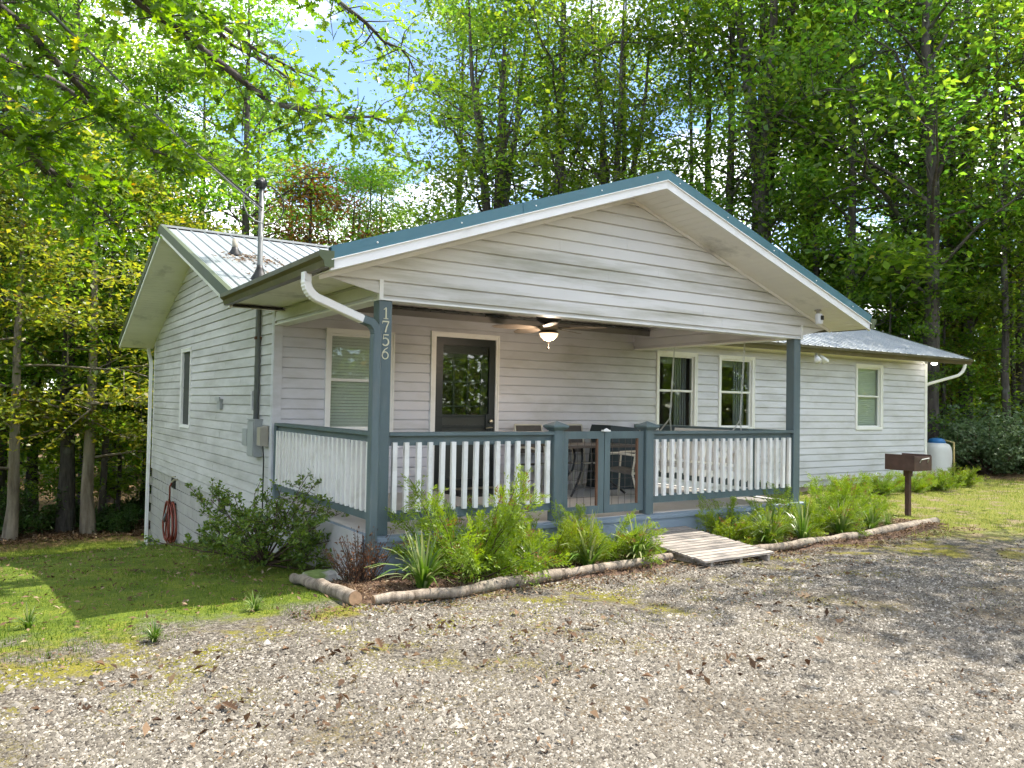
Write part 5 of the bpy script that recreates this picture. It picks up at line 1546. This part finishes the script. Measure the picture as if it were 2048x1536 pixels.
# junipers
def juniper(seed, nst=17, el0=.3, el1=1.2, tilt=(0, 0)):
    def g():
        r = np.random.default_rng(seed)
        paths, P_, Dn, Tn = [], [], [], []
        for i in range(nst):
            a_ = i * 2.4 + r.uniform(-.5, .5); el = r.uniform(el0, el1); ln = r.uniform(.55, 1.0)
            d = norm(np.array([math.cos(a_) * math.cos(el) + tilt[0], math.sin(a_) * math.cos(el) + tilt[1], math.sin(el)])) * ln
            q = np.linspace(0, 1, 7)[:, None]
            p = d * q + np.array([0, 0, .10 * ln]) * q ** 2 + r.normal(0, .012, (7, 3)) * q
            paths.append((p, .012 * (1 - q[:, 0] * .85)))
            for k in range(44):
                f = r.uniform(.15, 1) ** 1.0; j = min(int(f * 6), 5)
                b_ = p[j] + (p[j + 1] - p[j]) * (f * 6 - j)
                d2 = norm(norm(d) * .9 + r.normal(0, .55, 3))
                l2 = (.30 - .15 * f) * r.uniform(.7, 1.2)
                m_ = 30
                g_ = r.uniform(0, 1, (m_, 1))
                side = norm(r.normal(0, 1, (m_, 3)))
                P_.append(b_ + d2 * l2 * g_ + side * .03 * (1 - .8 * g_))
                Dn.append(norm(d2 * 1.0 + side * .55))
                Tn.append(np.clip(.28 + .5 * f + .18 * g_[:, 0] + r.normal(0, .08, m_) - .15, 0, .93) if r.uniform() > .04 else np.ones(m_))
        P_ = np.concatenate(P_); Dn = np.concatenate(Dn)
        P_[:, 2] = np.maximum(P_[:, 2], .01)
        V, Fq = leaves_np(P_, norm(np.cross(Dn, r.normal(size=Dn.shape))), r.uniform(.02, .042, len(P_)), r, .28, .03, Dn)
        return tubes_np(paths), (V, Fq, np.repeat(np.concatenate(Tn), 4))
    return g
JN = [('big', 0.74, -3.92, 1.06, 0, 'large bright juniper in the bed left of the plank walk'),
      ('b', 1.66, -3.88, .78, 0, 'feathery juniper in the middle of the left bed'),
      ('a', 2.36, -3.88, .72, 0, 'juniper in the left bed nearest the plank walk'),
      ('b', 1.25, -3.66, .66, 0, 'small shaded juniper against the slab behind the large bright one'),
      ('a', 4.58, -3.72, .70, 0, 'dark green juniper just right of the plank walk'),
      ('b', 5.30, -3.72, .72, 0, 'juniper below the right porch railing'),
      ('a', 6.10, -3.70, .80, 0, 'juniper below the right front porch post'),
      ('big', 6.95, -3.58, .80, 0, 'wide juniper right of the right front porch post'),
      ('b', 7.75, -3.35, .66, 0, 'yellow green juniper at the right end of the bed')]
gens = {'big': juniper(51, 28, .2, 1.1), 'a': juniper(52, 26, .15, .95), 'b': juniper(53, 26, .15, 1.0)}
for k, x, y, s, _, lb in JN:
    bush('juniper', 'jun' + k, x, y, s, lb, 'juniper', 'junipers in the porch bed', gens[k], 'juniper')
SM = [(10.9, -1.05), (11.9, -1.15), (12.9, -1.2), (14.0, -1.15), (15.2, -1.0)]
lbs = ['first low green mound shrub along the right wall, nearest the porch', 'second low green mound shrub along the right wall', 'third low green mound shrub, behind the park grill', 'fourth low green mound shrub along the right wall', 'last low green mound shrub, at the far right corner']
gm = juniper(54, 26, .15, 1.3)
for (x, y), lb in zip(SM, lbs):
    bush('mound_shrub', 'mound', x, y, .62, lb, 'shrub', 'low shrubs along the right wall', gm, 'juniper', sz=.85)

# liriope tufts
def liriope(seed, nb=75):
    def g():
        r = np.random.default_rng(seed)
        Vs, Fs, Ts, o = [], [], [], 0
        for i in range(nb):
            a_ = r.uniform(0, 6.28); ln = r.uniform(.28, .52); out = r.uniform(.15, 1.0)
            q = np.linspace(0, 1, 6)
            rad = .03 * r.uniform(0, 1) + out * ln * .75 * q ** 1.5
            z = ln * (q * (1.15 - .25 * out) - out * .62 * q ** 2.4)
            c_, s_ = math.cos(a_), math.sin(a_)
            w = .0085 * (1 - q ** 3) + .0015
            ce = np.stack([c_ * rad, s_ * rad, z], 1)
            sd_ = np.array([-s_, c_, 0]) 
            V = np.stack([ce + sd_ * w[:, None], ce - sd_ * w[:, None] + np.array([0, 0, .002])], 1).reshape(-1, 3)
            k = np.arange(5)
            Fs.append(np.stack([o + 2 * k, o + 2 * k + 1, o + 2 * k + 3, o + 2 * k + 2], 1)); Vs.append(V); o += 12
            Ts.append(np.clip(r.normal(.45, .2) + np.repeat(q, 2) * .35, 0, 1))
        V = np.concatenate(Vs); Fq = np.concatenate(Fs)
        wood = tubes_np([(np.array([[0, 0, -.02], [0, 0, .03]]), np.array([.035, .025]))])
        return wood, (V, Fq, np.concatenate(Ts))
    return g
LR = [(0.10, -4.18, 1.35, 'strappy liriope tuft in front of the slab near the dry shrub'), (1.25, -4.25, 1.05, 'small liriope tuft left of centre by the long bowed log'),
      (1.92, -4.22, 1.35, 'liriope tuft in the middle of the left bed by the log'), (2.62, -4.18, 1.3, 'liriope tuft just left of the plank walk'),
      (4.72, -4.18, 1.35, 'tall liriope tuft just right of the plank walk'), (5.36, -4.18, 1.25, 'second liriope tuft right of the plank walk'),
      (6.2, -4.12, 1.2, 'third liriope tuft right of the plank walk'), (7.0, -4.05, 1.05, 'fourth liriope tuft right of the plank walk'), (7.55, -3.95, .58, 'last small liriope tuft at the end of the right bed')]
lg = [liriope(61), liriope(62, 90), liriope(63, 60)]
for i, (x, y, s, lb) in enumerate(LR):
    bush('liriope', 'lir%d' % (i % 3), x, y, s, lb, 'grass tuft', 'liriope tufts along the logs', lg[i % 3], 'blade', parts=('root_crown', 'blades'))
# loose grass tufts on the gravel margin
for i, (x, y, s, lb) in enumerate([(-1.35, -4.15, .42, 'wispy grass tuft at the gravel edge left of the mossy log'), (-2.15, -4.6, .40, 'wispy grass tuft on the gravel margin at left'),
                                   (-2.85, -3.75, .45, 'sunlit grass tuft at the far left lawn edge')]):
    bush('grass_tuft', 'lir%d' % (i % 3), x, y, s, lb, 'grass tuft', None, lg[i % 3], 'blade', parts=('root_crown', 'blades'))

# foreground oak: trunk off to the left, boughs hang into the picture -------------
OAK = [-8.0, -2.6]
ot = thing('overhanging_oak', 'oak whose lobed-leaf boughs hang across the upper left', 'tree', (OAK[0], OAK[1], G(*OAK) - 0.1))
limbs = [
 [(-8, -2.6, 5.5), (-4.8, -2.8, 5.2), (-3.25, -2.6, 4.65), (-2.3, -1.7, 4.15), (-1.75, -1.35, 3.9)],
 [(-8, -2.6, 6.3), (-4.2, -3.1, 5.9), (-2.3, -2.8, 4.95), (-1.6, -2.3, 4.8), (-0.7, -1.9, 4.5), (0.2, -1.7, 4.6), (1.0, -1.6, 4.75)],
 [(-8, -2.6, 7.6), (-3.5, -3.0, 7.0), (-0.9, -2.2, 6.0), (0.1, -2.0, 5.75), (0.95, -1.9, 5.4)],
 [(-8, -2.6, 8.6), (-3.5, -2.2, 8.0), (-0.5, -1.6, 7.2), (1.3, -1.5, 6.6)],
 [(-8, -2.6, 4.7), (-4.6, -1.9, 4.3), (-3.1, -1.6, 3.8), (-2.5, -0.8, 3.6), (-1.9, 0.1, 3.35)],
 [(-8, -2.6, 5.9), (-4.6, -0.8, 5.4), (-2.4, 0.6, 5.0), (-1.1, 1.2, 4.75), (-0.2, 1.6, 4.7)],
 [(-8, -2.6, 7.0), (-4.4, -1.2, 6.7), (-2.0, -0.4, 6.2), (-0.4, 0.2, 5.9), (0.6, 0.5, 5.7)],
 [(-8, -2.6, 5.1), (-5.0, -2.4, 4.6), (-3.4, -1.0, 4.2), (-2.7, 0.6, 4.1), (-2.2, 1.6, 3.8)],
 [(-8, -2.6, 6.6), (-4.6, -2.2, 6.3), (-2.6, -2.0, 5.7), (-1.2, -1.6, 5.35), (-0.2, -1.2, 5.2)],
]
r = np.random.default_rng(71)
opaths = [(np.array([[OAK[0], OAK[1], -0.5], [OAK[0] + .05, OAK[1], 3], [OAK[0], OAK[1] + .1, 6], [OAK[0] - .1, OAK[1], 9], [OAK[0], OAK[1], 13]]), np.array([.42, .33, .28, .2, .06]))]
LP, LD = [], []
for lm_ in limbs:
    c_ = np.array(lm_, float)
    tt = np.linspace(0, len(c_) - 1, 22)
    pth = np.stack([np.interp(tt, np.arange(len(c_)), c_[:, k]) for k in range(3)], 1)
    pth[1:-1] = (pth[:-2] + pth[1:-1] * 2 + pth[2:]) / 4 + r.normal(0, .02, (20, 3))
    opaths.append((pth, np.linspace(.075, .010, 22)))
    for k in range(6, 22):
        for q in range(3):
            b_ = pth[k]
            ax = norm(pth[min(k + 1, 21)] - pth[k - 1])
            d = norm(ax * .6 + r.normal(0, .75, 3) * np.array([1, 1, .6]))
            l1 = r.uniform(.25, .8) * (1.1 - .02 * k)
            e = b_ + d * l1 + np.array([0, 0, -.12 * l1])
            opaths.append((np.stack([b_, (b_ + e) / 2 + r.normal(0, .03, 3), e]), np.array([.009, .006, .003])))
            for g in (.45, .75, 1.0):
                c2 = b_ + (e - b_) * g
                for w in range(2):
                    d2 = norm(d + r.normal(0, .8, 3)); tip = c2 + d2 * r.uniform(.06, .22)
                    m_ = r.integers(3, 6)
                    LP.append(tip + r.normal(0, .035, (m_, 3))); LD.append(norm(d2 * .5 + r.normal(0, .8, (m_, 3)) + np.array([0, 0, -.25])))
LP = np.concatenate(LP); LD = np.concatenate(LD)
thin = (LP[:, 0] > -1.1) & (LP[:, 2] > 4.7)
kp = ~thin | (r.uniform(0, 1, len(LP)) < .25)
LP, LD = LP[kp], LD[kp]
wv, wf = tubes_np(opaths, 8)
off = np.array([OAK[0], OAK[1], G(*OAK) - 0.1])
np_obj('trunk', wv - off, wf, 'bark', ot, smooth=True)
half = np.array([(0, .0), (.10, .03), (.2, .17), (.29, .07), (.40, .29), (.50, .10), (.64, .30), (.73, .09), (.86, .17), (1.0, 0)])
def lobed(Pq, Dq, Nq, size, fold=.18):
    S_ = np.cross(Nq, Dq)
    out = []
    for sg in (1, -1):
        pts = half[::sg] if sg == -1 else half
        out.append(Pq[:, None] + (Dq[:, None] * pts[None, :, :1] + S_[:, None] * (sg * pts[None, :, 1:]) + Nq[:, None] * (np.abs(pts[None, :, 1:]) * fold - .12 * pts[None, :, :1] ** 2)) * size[:, None, None])
    V = np.stack(out, 1).reshape(-1, 3)
    return V, np.arange(len(V)).reshape(-1, 10)
nn = norm(np.array([0, 0, 1.0]) + r.normal(0, .55, LP.shape))
LD = norm(LD - nn * (LD * nn).sum(1, keepdims=True))
V, Fq = lobed(LP, LD, nn, r.uniform(.10, .175, len(LP)))
np_obj('crown', V - off, Fq, 'oakleaf', ot, tone=np.repeat(np.clip(r.normal(.5, .2, len(LP)), 0, 1), 20))

# ------------------------------------------------------------------ ground cover
# mulch bed
bx_ = np.linspace(-0.60, 8.3, 90); by_ = np.linspace(-4.48, -3.38, 14)
BX, BY = np.meshgrid(bx_, by_, indexing='ij')
edge = np.minimum.reduce([(BX + 0.6) / .15, (8.3 - BX) / .5, (BY + 4.48) / .12, np.ones_like(BX)])
hole = sstep(2.85, 2.95, BX) * (1 - sstep(4.05, 4.15, BX))
rb = np.random.default_rng(81)
BZ = gz(BX, BY) - 0.01 + np.clip(edge, 0, 1) * 0.05 * (1 - hole) - 0.03 * hole + rb.normal(0, .006, BX.shape)
ii, jj = np.meshgrid(np.arange(89), np.arange(13), indexing='ij')
M_['mulch'] = mat('brown bark mulch', (0.105, 0.062, 0.038), 0.95, 0.5, 18, bump=0.8, bscale=60)
tag(np_obj('mulch_bed', np.stack([BX, BY, BZ], -1).reshape(-1, 3), np.stack([ii * 14 + jj, (ii + 1) * 14 + jj, (ii + 1) * 14 + jj + 1, ii * 14 + jj + 1], -1).reshape(-1, 4), 'mulch', smooth=True), 'brown mulch bed along the porch', kind='structure')
def chips(name, N, xr, yr, size, tone, label, matn='deadleaf', seed=1, keep=None, lift=.012, asp=.4):
    r = np.random.default_rng(seed)
    x = r.uniform(*xr, N); y = r.uniform(*yr, N)
    if keep is not None:
        k = keep(x, y, r); x, y = x[k], y[k]
    z = gz(x, y) + lift + r.uniform(0, .012, len(x))
    Pq = np.stack([x, y, z], 1)
    V, Fq = leaves_np(Pq, norm(np.array([0, 0, 1.0]) + r.normal(0, .45, Pq.shape)), r.uniform(size[0], size[1], len(x)), r, asp, .1)
    tag(np_obj(name, V, Fq, matn, tone=np.repeat(np.clip(r.normal(*tone, len(x)), 0, 1), 4)), label, 'litter', kind='stuff')
chips('mulch_chips', 26000, (-.6, 8.3), (-4.45, -3.42), (.015, .05), (.45, .25), 'bark chips and dry leaf bits over the mulch bed', lift=.035, seed=3, keep=lambda x, y, r: ~((x > 2.92) & (x < 4.1)))
chips('yard_litter', 9000, (-3.4, 9), (-8.6, -4.4), (.012, .05), (.45, .28), 'small dry leaf bits and twigs scattered over the gravel', seed=4,
      keep=lambda x, y, r: r.uniform(0, 1, len(x)) < .25 + .75 * (np.sin(x * 1.7 + 1) * np.sin(y * 1.9 + x) > .2))
r = np.random.default_rng(77)
cc = np.array([(-1.2, -5.7), (-.5, -5.4), (.1, -6.0), (-1.9, -6.3), (-.2, -6.7), (1.0, -5.6), (-2.3, -5.4), (2.4, -6.3), (.9, -7.0), (3.6, -5.3)])
ci = r.integers(0, len(cc), 300)
px_ = cc[ci, 0] + r.normal(0, .32, 300); py_ = cc[ci, 1] + r.normal(0, .2, 300)
V, Fq = leaves_np(np.stack([px_, py_, gz(px_, py_) + .015], 1), norm(np.array([0, 0, 1.0]) + r.normal(0, .6, (300, 3))), r.uniform(.03, .085, 300), r, .5, .22)
tag(np_obj('leaf_drifts', V, Fq, 'deadleaf', tone=np.repeat(np.clip(r.normal(.38, .25, 300), 0, 1), 4)), 'drifts of curled brown leaves on the left and middle gravel', 'litter', kind='stuff')
chips('lawn_litter', 1500, (-3.8, -.5), (-4.4, 3), (.02, .07), (.5, .28), 'dry leaf bits scattered on the left lawn', seed=6, lift=.025)
chips('bed_margin_litter', 5000, (-1.2, 8.6), (-4.95, -4.5), (.015, .05), (.45, .25), 'bark bits and dry leaves along the logs', seed=7, lift=.008, keep=lambda x, y, r: r.uniform(0, 1, len(x)) < sstep(-4.95, -4.55, y))
chips('wood_litter', 16000, (-5, 3), (13, 17), (.05, .13), (.4, .25), 'dry leaves on the floor of the left wood', seed=5)

# gravel stones
r = np.random.default_rng(91)
N = 330000
dep = 2.9 + 6.2 * r.uniform(0, 1, N) ** 1.15
lat = r.uniform(-.70, .70, N) * dep
sY, cY = math.sin(YAW), math.cos(YAW)
x = -3.13 + sY * dep + cY * lat; y = -10.48 + cY * dep - sY * lat
pat = np.sin(x * 1.9 + 1.2 * np.sin(y * 1.3)) * np.sin(y * 2.3 + 1.1 * np.sin(x * .9)) + .5 * np.sin(x * 5.1 + y * 3.3)
wobl = .35 * np.sin(x * 2.1) + .2 * np.sin(x * 5.3 + 1)
ok = (y < -4.45 + .12 * wobl) & ~((x < -.7) & (y > -4.75 + wobl * .4)) & ~((x > 5.5) & (y + .75 * x > .9 + wobl))
ok &= ~((x > 2.9) & (x < 4.15) & (y > -4.9))
dens = np.clip(1.12 - .7 * sstep(.2, 1.0, pat) - .5 * sstep(-6.4, -4.8, y) - .35 * sstep(-.2, -2.6, x) * sstep(-6.6, -5.2, y), .10, 1)
ok &= r.uniform(0, 1, N) < dens
x, y, dep, pat = x[ok], y[ok], dep[ok], pat[ok]
n_ = len(x)
sz_ = np.exp(r.normal(math.log(.0066), .36, n_)) * (0.85 + .05 * dep)
octa = np.array([(1, 0, -.4), (-1, 0, -.4), (0, 1, -.4), (0, -1, -.4), (0.1, 0, .8)], float)
of = np.array([(0, 2, 4), (2, 1, 4), (1, 3, 4), (3, 0, 4)])
an = r.uniform(0, 6.28, n_)
sh = octa[None] * np.stack([r.uniform(.8, 1.7, n_), r.uniform(.6, 1.1, n_), r.uniform(.45, .9, n_)], 1)[:, None] + r.normal(0, .2, (n_, 5, 3))
ca, sa = np.cos(an)[:, None], np.sin(an)[:, None]
V = np.stack([sh[..., 0] * ca - sh[..., 1] * sa, sh[..., 0] * sa + sh[..., 1] * ca, sh[..., 2]], -1) * sz_[:, None, None]
V += np.stack([x, y, gz(x, y) + sz_ * .25], 1)[:, None]
Fq = (of[None] + 5 * np.arange(n_)[:, None, None]).reshape(-1, 3)
tag(np_obj('gravel', V.reshape(-1, 3), Fq, 'gravel', tone=np.repeat(np.clip(r.normal(.55, .23, n_) - .12 * sstep(.2, 1, pat), 0, 1), 5)), 'loose grey and tan driveway gravel stones', 'gravel', kind='stuff')

def grass(name, N, xs, ys, h, tone, label, seed, keep=None, lean=.5):
    r = np.random.default_rng(seed)
    x = r.uniform(*xs, N); y = r.uniform(*ys, N)
    if keep is not None:
        k = keep(x, y, r); x, y = x[k], y[k]
    n_ = len(x)
    a_ = r.uniform(0, 6.28, n_)
    H_ = r.uniform(h[0], h[1], n_) * (0.6 + .8 * r.uniform(0, 1, n_) ** 3)
    w = .0016 + H_ * .035
    b_ = np.stack([x, y, gz(x, y) - .004], 1)
    s = np.stack([np.cos(a_), np.sin(a_), 0 * a_], 1)
    d = np.stack([-np.sin(a_) * r.normal(0, lean, n_), np.cos(a_) * r.normal(0, lean, n_), np.ones(n_)], 1)
    V = np.stack([b_ + s * w[:, None], b_ - s * w[:, None], b_ + norm(d) * H_[:, None]], 1).reshape(-1, 3)
    tn = np.clip(r.normal(tone[0], tone[1], n_), 0, 1)
    tag(np_obj(name, V, np.arange(n_ * 3).reshape(-1, 3), 'grass', tone=np.repeat(tn, 3)), label, 'grass', kind='stuff')
grass('lawn_grass', 110000, (-3.9, .0), (-4.9, 4.0), (.012, .05), (.36, .26), 'short mossy lawn grass sloping beside the house', 101, lambda x, y, r: (r.uniform(0, 1, len(x)) < np.interp(y, [-4.5, -2, 4], [1, .8, .35]) * (.25 + .75 * sstep(-.3, .5, np.sin(x * 2.3 + 1.5 * np.sin(y * 1.1)) * np.sin(y * 1.9 + x) + .4 * np.sin(x * 6 + y * 5)))) & ((x < -.75) | (y > -2.6)) & (y > -4.55 + .25 * np.sin(x * 3) + .2 * np.sin(x * 7.3)))
grass('lawn_grass', 26000, (-4.5, .2), (4.0, 13.5), (.03, .08), (.5, .2), 'lawn grass running back to the left wood', 102)
grass('lawn_grass', 42000, (7.0, 20), (-6.0, -0.4), (.02, .07), (.55, .25), 'thin yellow green grass right of the flower bed', 103, lambda x, y, r: (y + .75 * x > 1.2 + .8 * np.sin(x * 2) * np.sin(y * 3)) & ~((x < 8.4) & (y > -4.3)) & ~((y > -1.3) & (x < 15.6) & (x > 9)))
grass('gravel_weeds', 9000, (-3.6, 8), (-7.2, -4.3), (.015, .05), (.6, .25), 'sparse weeds and moss sprouting through the gravel', 104,
      lambda x, y, r: (np.sin(x * 3.1 + 2) * np.sin(y * 2.7 + .5 * x) + .35 * np.sin(x * 9 + y * 7) > .62 - .25 * sstep(-5.6, -4.6, y)))

# leaf litter lying on the left roof slope
r = np.random.default_rng(111)
cl_ = np.array([(0.25, 2.3), (0.5, 2.1), (0.05, 2.0), (0.8, 0.9), (1.2, 0.9), (1.6, 1.1), (0.4, 0.75), (0.1, 0.9), (1.0, 1.3)])
ci = r.integers(0, len(cl_), 800)
px_ = cl_[ci, 0] + r.normal(0, .16, 800); py_ = cl_[ci, 1] + r.normal(0, .16, 800)
pz_ = ZE + SL * (py_ - Y0) + .022
V, Fq = leaves_np(np.stack([px_, py_, pz_], 1), norm(np.array([0, -SL, 1.0]) + r.normal(0, .35, (800, 3))), r.uniform(.03, .09, 800), r, .35, .1)
tag(np_obj('roof_litter', V, Fq, 'deadleaf', tone=np.repeat(np.clip(r.normal(.5, .25, 800), 0, 1), 4)), 'brown dry leaves lying on the left roof slope', 'litter', kind='stuff')

# single fallen leaves
FL = [(-2.62, -5.72, .13, .15, 'dark red brown oak leaf at far left of the gravel'), (-2.58, -5.1, .11, .95, 'orange leaf at the left gravel margin'),
      (-1.03, -5.55, .13, .85, 'yellow green oak leaf in the left middle gravel'), (-0.93, -5.62, .12, .35, 'brown curled leaf beside the yellow green leaf'),
      (0.62, -5.95, .12, 1.0, 'whitish star-shaped leaf in the middle gravel'), (3.0, -6.02, .18, .8, 'large tan oak leaf standing up right of centre'),
      (0.3, -5.35, .11, .6, 'small green fallen leaf left of the whitish leaf'), (1.72, -7.05, .11, .55, 'orange brown leaf in the right foreground gravel'),
      (4.6, -5.5, .13, .3, 'red brown leaf in the dappled shade at right'), (-2.0, -6.2, .12, .25, 'curled dark leaf in the left foreground')]
for x_, y_, s_, tn, lb in FL:
    P1 = np.array([[x_, y_, G(x_, y_) + .018]])
    nq = norm(np.array([[r.uniform(-.5, .5), r.uniform(-.7, .1), 1.0]])); dq = norm(np.cross(nq, norm(r.normal(size=(1, 3)))))
    V, Fq = lobed(P1, dq, nq, np.array([s_]), .5)
    o = np_obj('fallen_leaf', V - P1, Fq, 'deadleaf' if tn != .85 else 'leafyellow', tone=np.full(len(V), tn), loc=tuple(P1[0]))
    tag(o, lb, 'leaf', 'fallen oak leaves on the gravel')
